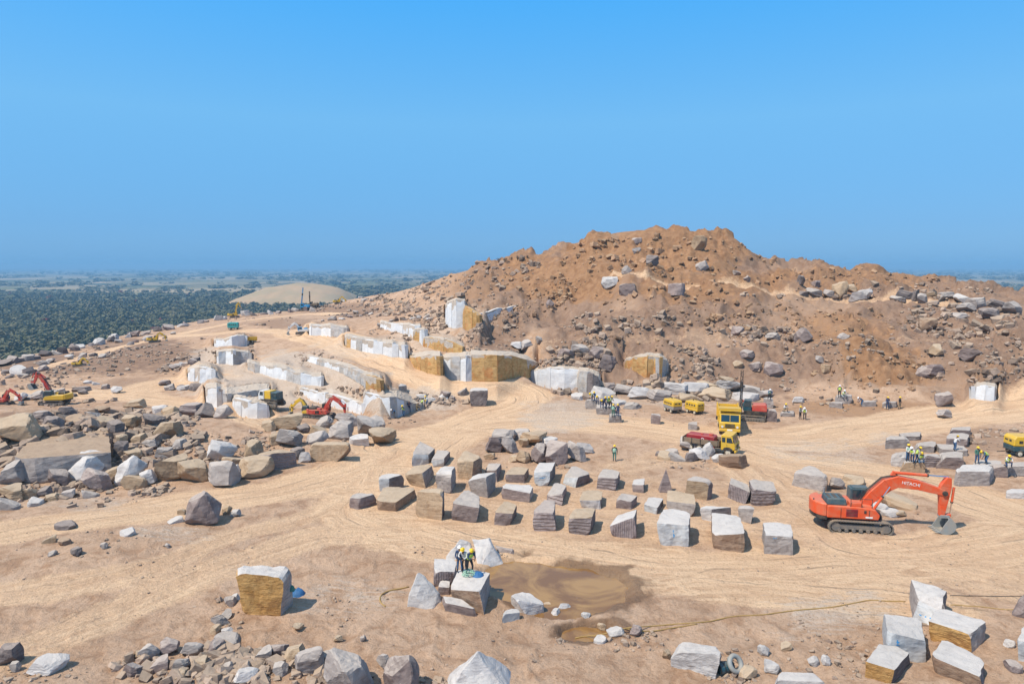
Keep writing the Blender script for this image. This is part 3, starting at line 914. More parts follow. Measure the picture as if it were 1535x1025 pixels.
WM = dict(W='wall', G='wallgrey', O='wallochre', D='dark')
sd0 = 100
for lab, z0, dep, base, tops, mt in WG:
    root = empty('cut_rock_face', (0, 0, 0))
    tag(root, lab, 'rock face', 'cut rock faces of the quarry')
    # ledge on top: a strip of ground rock behind the panels
    vs, fs = [], []
    nseg = 5
    cols = []
    for k in range(len(base) - 1):
        for i in range(nseg):
            cols.append((k, i / nseg))
    cols.append((len(base) - 2, 1.0))
    nd = 5
    for (k, s) in cols:
        p = base[k].lerp(base[k + 1], s); zt = tops[k] + (tops[k + 1] - tops[k]) * s
        dr = Vector((p.x, p.y, 0)).normalized()
        for j in range(nd + 1):
            q = p + dr * (0.12 + (dep - 0.1) * j / nd)
            vs.append((q.x, q.y, zt - 0.06 + rng.uniform(-.05, .05) * (j > 0)))
        vs.append((p.x + dr.x * .12, p.y + dr.y * .12, p.z - 0.8))
    W = nd + 2
    for c in range(len(cols) - 1):
        for j in range(nd):
            fs.append((c * W + j, (c + 1) * W + j, (c + 1) * W + j + 1, c * W + j + 1))
        fs.append((c * W, c * W + W - 1, (c + 1) * W + W - 1, (c + 1) * W))
    e0 = [W - 1] + list(range(0, nd + 1)); bk = len(vs)
    for c in (0, len(cols) - 1):
        p = Vector(vs[c * W + nd]); vs.append((p.x, p.y, min(b_.z for b_ in base) - 0.8))
    fs.append([W - 1] + list(range(0, nd + 1)) + [bk])
    o = (len(cols) - 1) * W
    fs.append(([o + W - 1] + list(range(o, o + nd + 1)) + [bk + 1])[::-1])
    me = mesh('rock_ledge', vs, fs, [M['ledge']])
    bm = bmesh.new(); bm.from_mesh(me); bmesh.ops.recalc_face_normals(bm, faces=bm.faces); bm.to_mesh(me); bm.free()
    link('rock_ledge', me, root)
    for k in range(len(base) - 1):
        L = (base[k + 1] - base[k]).length
        n = max(1, round(L / 2.6))
        for i in range(n):
            g = 0.012
            s0, s1 = i / n + g / max(L, .5), (i + 1) / n - g / max(L, .5)
            a, b = base[k].lerp(base[k + 1], s0), base[k].lerp(base[k + 1], s1)
            ta = tops[k] + (tops[k + 1] - tops[k]) * s0; tb = tops[k] + (tops[k + 1] - tops[k]) * s1
            c = mt[k]
            if c == 'W' and rng.random() < .06: c = 'G'
            dr_ = rng.uniform(-.1, .0)
            rough_box_panel('rock_panel', a, b, (a.z + b.z) / 2, ta + dr_ + .05, tb + dr_ + .05, 0.55, M[WM[c]], root, sd0, rng.uniform(0, .14)); sd0 += 1
    cen_ = sum(base, Vector()) / len(base)
    root.location = cen_
    for ch in root.children:
        ch.location = -cen_

# ------------------------------------------------------------------ plain, fields, far woods
PZ = -60.0
pt = NT('farmland')
pc = pt.coord('Object')
warp = pt.node('ShaderNodeVectorMath', operation='ADD')
wn_ = pt.noise(pc, 0.0011, 3, 0.6, 0, 'Color')
sc_ = pt.node('ShaderNodeVectorMath', operation='SCALE'); pt.l.new(wn_, sc_.inputs[0]); sc_.inputs['Scale'].default_value = 500
pt.l.new(pc, warp.inputs[0]); pt.l.new(sc_.outputs[0], warp.inputs[1])
cell = pt.voronoi(pt.mapping(warp.outputs[0], (1, 0.55, 1), (0, 0, 0.3)), 0.0042, 'F1', 'Color')
sep = pt.node('ShaderNodeSeparateColor'); pt.l.new(cell, sep.inputs[0])
fcol = pt.ramp(sep.outputs[0], [(0.0, (0.10, 0.11, 0.05)), (0.3, (0.32, 0.26, 0.14)), (0.5, (0.52, 0.39, 0.24)), (0.68, (0.13, 0.15, 0.06)), (0.82, (0.54, 0.41, 0.26)), (1.0, (0.08, 0.10, 0.045))])
wood = pt.ramp(pt.noise(pc, 0.0022, 6, 0.68, 0.6), [(0.53, 0.0), (0.58, 1.0)])
fcol = pt.mix(wood, fcol, (0.05, 0.065, 0.032))
fcol = pt.mix(pt.math('MULTIPLY', pt.noise(pc, 0.03, 5, 0.7), 0.5), fcol, (0.09, 0.085, 0.045))
sx_ = pt.node('ShaderNodeSeparateXYZ'); pt.l.new(pc, sx_.inputs[0])
wy = pt.math('ADD', sx_.outputs[1], pt.math('MULTIPLY', pt.noise(pc, 0.004, 4), 500.0))
wmask = pt.math('MULTIPLY', pt.math('LESS_THAN', wy, 2100.0), pt.math('LESS_THAN', sx_.outputs[0], 250.0))
fcol = pt.mix(wmask, fcol, pt.mix(pt.noise(pc, 0.02, 5, 0.7), (0.07, 0.075, 0.045), (0.13, 0.125, 0.08)))
M['plain'] = pt.done(fcol, 1.0, None, spec=0.1)
RP = 42000.0
rings = [0, 150, 400, 800, 1500, 3000, 6000, 12000, 24000, RP]
vs, fs = [(0, 0, PZ)], []
NS = 48
for r_ in rings[1:]:
    for k in range(NS):
        w = 2 * math.pi * k / NS
        vs.append((r_ * math.cos(w), r_ * math.sin(w), PZ))
for k in range(NS):
    fs.append((0, 1 + k, 1 + (k + 1) % NS))
for i in range(len(rings) - 2):
    for k in range(NS):
        fs.append((1 + i * NS + k, 1 + (i + 1) * NS + k, 1 + (i + 1) * NS + (k + 1) % NS, 1 + i * NS + (k + 1) % NS))
tag(link('plain', mesh('plain', vs, fs, [M['plain']])), kind='structure')

lt = NT('dry_woodland_foliage')
lf = lt.attr('tint')
lc = lt.ramp(lf, [(0.0, (0.085, 0.09, 0.05)), (0.35, (0.13, 0.13, 0.07)), (0.6, (0.17, 0.16, 0.09)), (0.8, (0.19, 0.165, 0.10)), (0.93, (0.15, 0.145, 0.045)), (0.985, (0.20, 0.17, 0.05)), (1.0, (0.20, 0.055, 0.045))])
M['foliage'] = lt.done(lc, 0.95, None, spec=0.1)

def crown_variant(seed, nq, flat=0.8):
    r = np.random.default_rng(seed)
    # leaf clumps: small tilted quads spread through the crown
    d = r.normal(size=(nq, 3)); d /= np.linalg.norm(d, axis=1)[:, None]
    rad = r.uniform(0.45, 1.0, nq) ** 0.6
    lob = 1 + 0.25 * np.sin(d[:, 0] * 3 + seed) * np.cos(d[:, 1] * 4 + seed * 2)
    c = d * (rad * lob)[:, None]
    c[:, 2] = c[:, 2] * flat + flat
    out = np.empty((nq, 4, 3))
    for i in range(nq):
        nrm = d[i] + r.normal(size=3) * 0.5; nrm /= np.linalg.norm(nrm)
        t1 = np.cross(nrm, r.normal(size=3)); t1 /= np.linalg.norm(t1); t2 = np.cross(nrm, t1)
        s = r.uniform(0.22, 0.42)
        for j, (p, q) in enumerate(((-1, -1), (1, -.8), (.9, 1), (-.8, .9))):
            out[i, j] = c[i] + (t1 * p + t2 * q) * s
    return out

def scatter_trees(name, XYZ, S, tint, nq, seed):
    vars_ = [crown_variant(seed + k, nq) for k in range(6)]
    n = len(XYZ)
    VV = np.empty((n, nq, 4, 3), dtype=np.float32)
    for k in range(6):
        m = (np.arange(n) % 6) == k
        VV[m] = vars_[k][None]
    ang = nrng.uniform(0, 6.28, n)
    c, s = np.cos(ang), np.sin(ang)
    x = VV[..., 0] * c[:, None, None] - VV[..., 1] * s[:, None, None]
    y = VV[..., 0] * s[:, None, None] + VV[..., 1] * c[:, None, None]
    VV[..., 0] = x * S[:, 0, None, None] + XYZ[:, 0, None, None]
    VV[..., 1] = y * S[:, 0, None, None] + XYZ[:, 1, None, None]
    VV[..., 2] = VV[..., 2] * S[:, 1, None, None] + XYZ[:, 2, None, None]
    me = np_mesh(name, VV.reshape(-1, 3), np.arange(n * nq * 4).reshape(-1, 4), [M['foliage']])
    a = me.attributes.new('tint', 'FLOAT', 'POINT')
    tt = np.clip(tint[:, None] + nrng.normal(0, 0.06, (n, nq)), 0, 1)
    tt = np.where(tint[:, None] > 0.985, 1.0, np.minimum(tt, 0.985))
    a.data.foreach_set('value', np.repeat(tt.ravel(), 4).astype(np.float32))
    return link(name, me)

# woodland on the left, spaced in view so the near trees are the dense ones
N = 15000
pyv = 436 + 125 * nrng.random(N) ** 1.25
pxv = nrng.uniform(-160, 660, N)
a_, b_, c_ = ray(pxv, pyv)
s_ = (PZ - CAMZ) / c_
X, Y = a_ * s_, b_ * s_
keep = (Y < 2300) & (Y > 420)
edge_n = fbm(X / 260, Y / 260, 3, 81)
keep &= (pyv > 441 + 5 * edge_n) | (nrng.random(N) < .25)
X, Y = X[keep], Y[keep]
n = len(X)
sz = nrng.uniform(2.2, 4.9, n) * (1 + (Y > 1000) * 0.3)
pat = fbm(X / 70, Y / 70, 3, 77) * 0.5 + 0.45
tint = np.clip(0.25 + 0.35 * pat + nrng.normal(0, .18, n), 0, 0.97)
tint = np.where(nrng.random(n) < .006, 1.0, tint)
o = scatter_trees('woodland', np.stack([X, Y, np.full(n, PZ - .5)], 1), np.stack([sz, sz * nrng.uniform(.7, 1.0, n)], 1), tint, 24, 3)
tag(o, 'dense grey green dry woodland covering the plain below the quarry', 'woodland', kind='stuff')
# far hedges and copses
N = 7000
Yf = 1500 * (14000 / 1500) ** nrng.random(N)
Xf = Yf * nrng.uniform(-0.95, 0.95, N)
keep = fbm(Xf / 420, Yf / 700, 4, 61) > 0.13
line = np.abs(fbm(Xf / 600, Yf / 900, 3, 66)) < 0.03
k2 = keep | line
Xf, Yf = Xf[k2], Yf[k2]
n = len(Xf)
sz = nrng.uniform(5, 11, n) * (1 + Yf / 5000)
o = scatter_trees('far_copse', np.stack([Xf, Yf, np.full(n, PZ - 1)], 1), np.stack([sz * 1.6, sz * .55], 1), np.clip(nrng.normal(.25, .15, n), 0, .8), 14, 30)
tag(o, 'scattered dark tree clumps on the distant farmland', 'trees', kind='stuff')
# pale spoil hill on the plain
def far_hill(name, px0, px1, prof, dist, depth, mat):
    vs, fs = [], []
    n = len(prof)
    R_ = 14
    for i, (px, top) in enumerate(prof):
        p = at_y(px, top, dist)
        for j in range(R_ + 1):
            q = j / R_
            ang = (q - 0.5) * 2
            y = dist + depth * (ang * 0.5)
            z = PZ - 2 + (p.z - PZ + 2) * max(0, 1 - abs(ang) ** 1.6)
            z += 1.5 * math.sin(i * 2.1 + j * 1.3) * (1 - abs(ang))
            vs.append((p.x * y / dist if False else p.x, y, z))
    for i in range(n - 1):
        for j in range(R_):
            fs.append((i * (R_ + 1) + j, (i + 1) * (R_ + 1) + j, (i + 1) * (R_ + 1) + j + 1, i * (R_ + 1) + j + 1))
    return tag(link(name, mesh(name, vs, fs, [mat], smooth=True)), kind='structure')
ht = NT('bare_spoil_earth')
hc = ht.coord('Object')
hcol = ht.mix(ht.noise(ht.mapping(hc, (0.06, 0.004, 0.03)), 1, 4), (0.38, 0.26, 0.15), (0.50, 0.36, 0.22))
hcol = ht.mix(ht.math('MULTIPLY', ht.ramp(ht.noise(hc, 0.02, 5), [(.45, 0.), (.6, 1.)]), 0.5), hcol, (0.30, 0.26, 0.16))
M['spoil'] = ht.done(hcol, 1.0, None, spec=0.1)
far_hill('spoil_hill', 340, 560, [(362,453),(370,444),(384,437),(402,431),(422,427),(445,424.5),(468,425),(488,427),(502,431),(515,436),(528,444),(536,453)], 1500, 300, M['spoil'])

# ------------------------------------------------------------------ haze
hb = MB().box((0, 0, 0), (RP * 2.1, RP * 2.1, 1))
hz = hb.build('haze', [])
zmin, zmax = -68.0, 46.0
hz.scale = (1, 1, zmax - zmin); hz.location = (0, 0, (zmax + zmin) / 2)
hm = bpy.data.materials.new('haze_air'); hm.use_nodes = True
hn = hm.node_tree.nodes; hn.remove(hn['Principled BSDF'])
pv = hn.new('ShaderNodeVolumePrincipled')
pv.inputs['Color'].default_value = (0.36, 0.70, 1.0, 1)
pv.inputs['Density'].default_value = 0.00018
pv.inputs['Anisotropy'].default_value = 0.0
hm.node_tree.links.new(pv.outputs[0], hn['Material Output'].inputs['Volume'])
hz.data.materials.append(hm)
tag(hz, 'thin blue haze over the plain', 'haze', kind='stuff')
# ------------------------------------------------------------------ rocks
import zlib
from mathutils import noise as mnoise
from mathutils.bvhtree import BVHTree

def hull_pts(pts):
    bm = bmesh.new()
    for p in pts:
        bm.verts.new(p)
    r = bmesh.ops.convex_hull(bm, input=bm.verts)
    bmesh.ops.delete(bm, geom=[g for g in r['geom_interior'] if isinstance(g, bmesh.types.BMVert)], context='VERTS')
    for v in [v for v in bm.verts if not v.link_faces]:
        bm.verts.remove(v)
    return bm

def rock_points(r, kind):
    pts = []
    if kind == 'round':
        n = 26
        for i in range(n):
            d = Vector((r.gauss(0, 1), r.gauss(0, 1), r.gauss(0, 1))).normalized()
            pts.append(d * r.uniform(.85, 1.05))
    elif kind == 'slab':
        for i in range(9):
            w = 2 * math.pi * i / 9 + r.uniform(-.3, .3)
            q = r.uniform(.7, 1.05)
            pts.append(Vector((math.cos(w) * q, math.sin(w) * q, -.35 + r.uniform(-.1, .1))))
            q *= r.uniform(.75, 1.0)
            pts.append(Vector((math.cos(w) * q, math.sin(w) * q, .35 + r.uniform(-.2, .2))))
    else:
        for sx in (-1, 1):
            for sy in (-1, 1):
                for sz in (-1, 1):
                    pts.append(Vector((sx * r.uniform(.55, 1), sy * r.uniform(.55, 1), sz * r.uniform(.5, 1))))
        for i in range(6):
            d = Vector((r.gauss(0, 1), r.gauss(0, 1), r.gauss(0, 1))).normalized()
            pts.append(d * r.uniform(.8, 1.15))
    return pts

def norm_unit(vs):
    lo = Vector((min(v[i] for v in vs) for i in range(3))); hi = Vector((max(v[i] for v in vs) for i in range(3)))
    return [Vector(((v[0] - (lo[0] + hi[0]) / 2) / (hi[0] - lo[0]), (v[1] - (lo[1] + hi[1]) / 2) / (hi[1] - lo[1]), (v[2] - lo[2]) / (hi[2] - lo[2]))) for v in vs]

def detailed_rock(seed, kind):
    """a lump cut by many planes, so that it breaks in facets like blasted granite"""
    r = random.Random(seed)
    bm = bmesh.new()
    bmesh.ops.create_icosphere(bm, subdivisions=4 if kind != 'slab' else 3, radius=1.25)
    planes = []
    npl = dict(ang=11, slab=9, round=26)[kind]
    for i in range(npl):
        d = Vector((r.gauss(0, 1), r.gauss(0, 1), r.gauss(0, 1) * .9)).normalized()
        planes.append((d, r.uniform(.52, .98) if kind == 'ang' else (r.uniform(.8, 1.0) if kind == 'round' else r.uniform(.7, 1.05))))
    if kind == 'ang':
        for d in ((0, 0, 1), (1, 0, .1), (-1, .1, 0), (0, -1, .15)):
            d = (Vector(d) + Vector((r.gauss(0, .25), r.gauss(0, .25), r.gauss(0, .25)))).normalized()
            planes.append((d, r.uniform(.5, .75)))
    if kind == 'slab':
        planes += [(Vector((r.gauss(0, .15), r.gauss(0, .15), 1)).normalized(), .32), (Vector((0, 0, -1)), .32)]
    for _ in range(2):
        for d, k in planes:
            for v in bm.verts:
                e = v.co.dot(d) - k
                if e > 0:
                    v.co -= d * e
    for v in bm.verts:
        p = v.co * 2.2 + Vector((seed, seed * 2, 0))
        n = mnoise.noise(p) * .05 + mnoise.noise(p * 2.7) * .035 + mnoise.noise(p * 6) * .015
        v.co += v.co.normalized() * n
    vs = norm_unit([v.co.copy() for v in bm.verts])
    bm.verts.ensure_lookup_table()
    fs = [[v.index for v in f.verts] for f in bm.faces]
    bm.free()
    return vs, fs

ROCKV = {k: [detailed_rock(s * 13 + 7, k) for s in range(n)] for k, n in (('ang', 14), ('slab', 6), ('round', 5))}
_rockmesh = {}
def rock_mesh(kind, i, mat):
    key = (kind, i % len(ROCKV[kind]), mat)
    if key not in _rockmesh:
        vs, fs = ROCKV[kind][key[1]]
        _rockmesh[key] = mesh('boulder', vs, fs, [M[mat]])
    return _rockmesh[key]

STY = dict(g='grey', p='purple', t='tan', w='white', d='dark', b='brown', o='ochre')
def boulder(px, py, w, h, sty='g', label=None, group=None, kind='ang', name='boulder', depth=0.85, lean=0.25, sink=0.12):
    p = hit(px, py - 0.1 * h)
    if math.isnan(p.y):
        return None
    s = scale_at(p)
    W, Hh = w / s, h / s * 1.05
    o = link(name, rock_mesh(kind, rng.randrange(99), STY[sty]))
    rz = rng.uniform(0, 6.28)
    Wx, Wy = W * rng.uniform(.92, 1.08), W * depth * rng.uniform(.9, 1.1)
    o.scale = (Wx, Wy, Hh * (1 + sink))
    # long side across the view
    o.rotation_euler = (rng.uniform(-lean, lean), rng.uniform(-lean, lean), rng.choice((0, math.pi)) + rng.uniform(-.35, .35))
    o.location = (p.x, p.y + Wy * .35, float(H(p.x, p.y + Wy * .35)) - Hh * sink - abs(lean) * 0.12 * W)
    z2 = float(H(p.x, p.y))
    o.location.z = min(o.location.z, z2 - Hh * sink)
    tag(o, label, 'boulder', group)
    return o

# ---- dressed blocks from six seen corners
def hexblock(label, pts, mats=('grey', 'purple', 'purple'), z=None, off=(0, 0), s=1.0, name='granite_block', rough=0.05, cat='granite block', group='quarried granite blocks', n=9, sink=.15, chip=0.10):
    P = [(off[0] + a / s, off[1] + b / s) for a, b in pts]
    if z is None:
        BL, BR = hit(*P[0]), hit(*P[1])
    else:
        BL, BR = at_z(*P[0], z), at_z(*P[1], z)
    TR, TL = at_y(*P[2], BR.y), at_y(*P[3], BL.y)
    zt = (TR.z + TL.z) / 2
    TBL, TBR = at_z(*P[4], zt), at_z(*P[5], zt)
    # back corners should lie behind the front
    TBL.y = max(TBL.y, TL.y + 0.4); TBR.y = max(TBR.y, TR.y + 0.4)
    BBL = Vector((TBL.x, TBL.y, 0)); BBR = Vector((TBR.x, TBR.y, 0))
    for q in (BL, BR, BBL, BBR):
        q.z = (float(H(q.x, q.y)) if z is None else z) - sink
    BBL.z = min(BBL.z, BL.z + .1); BBR.z = min(BBR.z, BR.z + .1)
    return block8(label, [BL, BR, BBR, BBL, TL, TR, TBR, TBL], mats, name, rough, cat, group, n, chip)

def block8(label, C, mats, name, rough, cat, group, n, chip, seed=None):
    base = sum((C[i] for i in range(4)), Vector()) / 4
    C = [c - base for c in C]
    size = min((C[1] - C[0]).length, (C[4] - C[0]).length, (C[7] - C[4]).length)
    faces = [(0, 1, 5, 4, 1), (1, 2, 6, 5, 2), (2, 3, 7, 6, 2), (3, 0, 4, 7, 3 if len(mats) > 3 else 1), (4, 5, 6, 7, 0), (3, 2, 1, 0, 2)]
    key, vs, fs, mi = {}, [], [], []
    r = random.Random(zlib.crc32(label.encode()) if seed is None else seed)
    off = Vector((r.uniform(0, 50), r.uniform(0, 50), r.uniform(0, 50)))
    cen = sum(C, Vector()) / 8
    def V_(p, nedge):
        k = tuple(round(x, 4) for x in p)
        if k not in key:
            q = p.copy()
            d = (p - cen).normalized()
            f = 1.3 / max(size, .3)
            nz = mnoise.noise(p * f * 1.5 + off) * rough * size + mnoise.noise(p * f * 4.5 + off) * rough * .45 * size
            if nedge:
                nz -= chip * size * max(0, mnoise.noise(p * f * 2.6 + off * 2) + .25) * (0.45 if nedge == 1 else .9)
            q += d * nz
            key[k] = len(vs); vs.append(q)
        return key[k]
    for a, b, c, d, m in faces:
        g = []
        for j in range(n + 1):
            row = []
            for i in range(n + 1):
                u, v = i / n, j / n
                p = (C[a] * (1 - u) + C[b] * u) * (1 - v) + (C[d] * (1 - u) + C[c] * u) * v
                e = (i in (0, n)) + (j in (0, n))
                row.append(V_(p, e))
            g.append(row)
        for j in range(n):
            for i in range(n):
                fs.append((g[j][i], g[j][i + 1], g[j + 1][i + 1], g[j + 1][i])); mi.append(m)
    for i in range(7):
        ci = r.choice((4, 5, 6, 7, 4, 5, 6, 7, 0, 1))
        dv = C[ci] - cen
        dv = Vector((dv.x * r.uniform(.3, 1.2), dv.y * r.uniform(.3, 1.2), dv.z * r.uniform(.4, 1.2)))
        nn = dv.normalized()
        k = (C[ci] - cen).dot(nn) * (1 - r.uniform(.04, .17))
        for q in vs:
            e = (q - cen).dot(nn) - k
            if e > 0:
                q -= nn * e
    o = link(name, mesh(name, vs, fs, [M[x] for x in mats], mi))
    o.location = base
    tag(o, label, cat, group)
    o['corners'] = 0
    del o['corners']
    o_geo[o.name] = [c + base for c in C]
    return o
o_geo = {}

def paint_marks(o, strokes, mat='bluemark'):
    """sprayed strokes lying on the front face: (u0, v0, u1, v1) in face fractions"""
    C = o_geo[o.name]
    a, b, c, d = (q - o.location for q in (C[0], C[1], C[5], C[4]))
    nrm = (b - a).cross(d - a).normalized()
    tree = BVHTree.FromPolygons([v.co for v in o.data.vertices], [p.vertices for p in o.data.polygons])
    f = lambda u, v: (a * (1 - u) + b * u) * (1 - v) + (d * (1 - u) + c * u) * v
    vs, fs = [], []
    for u0, v0, u1, v1 in strokes:
        t = (f(u1, v1) - f(u0, v0)).normalized()
        sd_ = nrm.cross(t) * 0.045
        n = 7
        k0 = len(vs)
        for i in range(n + 1):
            p = f(u0 + (u1 - u0) * i / n, v0 + (v1 - v0) * i / n)
            wv = 0.7 + 0.5 * mnoise.noise(Vector((i * .9, u0 * 9, v0 * 7)))
            for s in (-1, 1):
                q = p + sd_ * s * wv
                h = tree.ray_cast(q + nrm * 1.5, -nrm)[0]
                vs.append((h if h is not None else q) + nrm * 0.008)
        for i in range(n):
            fs.append((k0 + 2 * i, k0 + 2 * i + 1, k0 + 2 * i + 3, k0 + 2 * i + 2))
    link('painted_mark', mesh('painted_mark', vs, fs, [M[mat]]), o)

Z2 = dict(off=(500, 640), s=5.696); Z3 = dict(off=(700, 640), s=5.696); Z4 = dict(off=(940, 680), s=5.685); Z6 = dict(off=(1270, 850), s=5.79); Z5 = dict(off=(590, 790), s=5.685)
BD, GY_, PU, DR, TA, WH, SA, OC, DK, BR_ = 'band', 'grey', 'purple', 'drill', 'tan', 'white', 'sawn', 'ochre', 'dark', 'brown'
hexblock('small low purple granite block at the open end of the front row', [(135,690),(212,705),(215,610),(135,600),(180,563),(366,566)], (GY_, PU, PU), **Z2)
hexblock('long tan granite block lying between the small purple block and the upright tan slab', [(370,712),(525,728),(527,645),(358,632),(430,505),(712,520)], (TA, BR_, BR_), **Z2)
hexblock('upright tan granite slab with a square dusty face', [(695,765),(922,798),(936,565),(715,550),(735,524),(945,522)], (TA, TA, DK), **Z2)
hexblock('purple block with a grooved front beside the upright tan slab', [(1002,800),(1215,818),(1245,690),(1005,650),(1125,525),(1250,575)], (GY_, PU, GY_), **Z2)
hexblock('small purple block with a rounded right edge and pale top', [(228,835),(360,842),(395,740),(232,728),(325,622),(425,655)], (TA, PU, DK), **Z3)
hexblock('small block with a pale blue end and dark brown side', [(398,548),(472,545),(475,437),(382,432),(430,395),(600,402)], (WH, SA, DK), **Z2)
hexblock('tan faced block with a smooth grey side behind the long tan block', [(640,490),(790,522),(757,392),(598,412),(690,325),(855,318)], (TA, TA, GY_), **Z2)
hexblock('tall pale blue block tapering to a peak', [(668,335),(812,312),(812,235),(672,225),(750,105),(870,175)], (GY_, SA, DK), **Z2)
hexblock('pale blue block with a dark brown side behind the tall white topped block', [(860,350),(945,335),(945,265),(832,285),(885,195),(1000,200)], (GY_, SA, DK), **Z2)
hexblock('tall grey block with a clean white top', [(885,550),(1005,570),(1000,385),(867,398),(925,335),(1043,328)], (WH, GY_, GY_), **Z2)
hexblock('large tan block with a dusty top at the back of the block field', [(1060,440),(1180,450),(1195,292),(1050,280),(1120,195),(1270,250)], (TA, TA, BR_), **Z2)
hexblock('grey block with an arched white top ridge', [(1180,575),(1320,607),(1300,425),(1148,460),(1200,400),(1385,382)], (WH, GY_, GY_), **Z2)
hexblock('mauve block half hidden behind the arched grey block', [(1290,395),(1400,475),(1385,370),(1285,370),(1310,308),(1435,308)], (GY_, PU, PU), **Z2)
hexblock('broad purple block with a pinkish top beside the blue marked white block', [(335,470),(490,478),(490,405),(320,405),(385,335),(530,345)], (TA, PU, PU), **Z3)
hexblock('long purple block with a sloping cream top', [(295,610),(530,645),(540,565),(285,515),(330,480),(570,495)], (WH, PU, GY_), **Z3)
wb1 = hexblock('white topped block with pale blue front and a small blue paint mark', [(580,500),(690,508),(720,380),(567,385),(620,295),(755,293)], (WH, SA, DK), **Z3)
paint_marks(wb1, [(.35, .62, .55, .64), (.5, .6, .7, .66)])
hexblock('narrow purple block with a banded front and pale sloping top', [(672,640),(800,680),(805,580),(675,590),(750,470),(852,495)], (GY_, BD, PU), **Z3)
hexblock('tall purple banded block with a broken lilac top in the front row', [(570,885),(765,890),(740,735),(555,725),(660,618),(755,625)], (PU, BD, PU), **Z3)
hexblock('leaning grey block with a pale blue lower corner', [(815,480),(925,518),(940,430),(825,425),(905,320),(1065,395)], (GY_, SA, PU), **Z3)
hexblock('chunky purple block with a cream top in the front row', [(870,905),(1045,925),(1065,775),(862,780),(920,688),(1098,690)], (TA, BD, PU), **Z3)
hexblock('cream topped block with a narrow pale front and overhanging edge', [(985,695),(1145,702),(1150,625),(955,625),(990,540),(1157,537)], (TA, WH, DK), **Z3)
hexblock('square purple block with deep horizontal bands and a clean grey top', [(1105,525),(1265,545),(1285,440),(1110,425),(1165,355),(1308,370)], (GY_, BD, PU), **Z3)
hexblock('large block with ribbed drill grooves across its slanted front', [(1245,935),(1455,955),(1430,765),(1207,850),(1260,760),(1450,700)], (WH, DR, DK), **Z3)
hexblock('small mauve block behind the ribbed drill grooved block', [(1270,690),(1405,705),(1400,640),(1275,610),(1325,560),(1455,585)], (GY_, PU, PU), **Z3)
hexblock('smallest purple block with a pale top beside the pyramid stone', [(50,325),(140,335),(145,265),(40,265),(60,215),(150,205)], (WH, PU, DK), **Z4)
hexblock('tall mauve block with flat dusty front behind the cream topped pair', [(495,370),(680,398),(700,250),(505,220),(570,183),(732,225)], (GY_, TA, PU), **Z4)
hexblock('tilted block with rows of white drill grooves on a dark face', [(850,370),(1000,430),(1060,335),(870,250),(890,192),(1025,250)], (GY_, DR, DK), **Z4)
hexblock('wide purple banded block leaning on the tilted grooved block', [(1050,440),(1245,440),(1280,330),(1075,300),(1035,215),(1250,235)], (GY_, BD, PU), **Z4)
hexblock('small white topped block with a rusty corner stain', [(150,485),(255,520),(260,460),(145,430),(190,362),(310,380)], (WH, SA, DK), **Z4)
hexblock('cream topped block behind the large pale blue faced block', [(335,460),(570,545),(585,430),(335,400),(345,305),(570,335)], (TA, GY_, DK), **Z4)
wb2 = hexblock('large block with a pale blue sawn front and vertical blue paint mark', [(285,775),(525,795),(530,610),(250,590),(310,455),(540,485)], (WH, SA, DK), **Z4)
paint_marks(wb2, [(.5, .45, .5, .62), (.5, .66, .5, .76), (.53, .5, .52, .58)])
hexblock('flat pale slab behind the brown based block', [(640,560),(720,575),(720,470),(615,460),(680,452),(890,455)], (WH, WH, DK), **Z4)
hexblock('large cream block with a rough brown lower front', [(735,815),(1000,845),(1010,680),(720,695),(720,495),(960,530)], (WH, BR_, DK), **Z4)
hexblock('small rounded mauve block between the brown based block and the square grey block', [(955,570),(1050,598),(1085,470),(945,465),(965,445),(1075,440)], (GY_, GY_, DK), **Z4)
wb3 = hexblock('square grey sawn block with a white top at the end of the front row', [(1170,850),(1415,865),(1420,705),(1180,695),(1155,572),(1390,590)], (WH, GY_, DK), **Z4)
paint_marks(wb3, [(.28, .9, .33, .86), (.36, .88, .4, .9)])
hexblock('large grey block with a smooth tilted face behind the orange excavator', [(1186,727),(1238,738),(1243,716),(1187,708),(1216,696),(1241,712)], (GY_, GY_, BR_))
# pyramid stone
pp = hit(940 + 335 / 5.685, 680 + 335 / 5.685)
w_ = 62 / 5.685 / scale_at(pp)
pm = mesh('granite_pyramid', [(-w_, -w_ * .6, -.2), (w_, -w_ * .7, -.2), (w_ * .9, w_, -.2), (-w_ * .9, w_, -.2), (w_ * .05, w_ * .1, 205 / 5.685 / scale_at(pp) * .98), (-w_ * .55, -w_ * .4, 1.0), (w_ * .6, -w_ * .35, .9)], [(0, 1, 6, 5), (5, 6, 4), (1, 2, 6), (6, 2, 4), (2, 3, 4), (3, 0, 5), (3, 5, 4), (3, 2, 1, 0)], [M['purple']])
o = link('granite_pyramid', pm); o.location = (pp.x, pp.y + w_ * .7, float(H(pp.x, pp.y)) - .05)
tag(o, 'pointed purple pyramid shaped stone at the back of the block field', 'granite stone', 'quarried granite blocks')

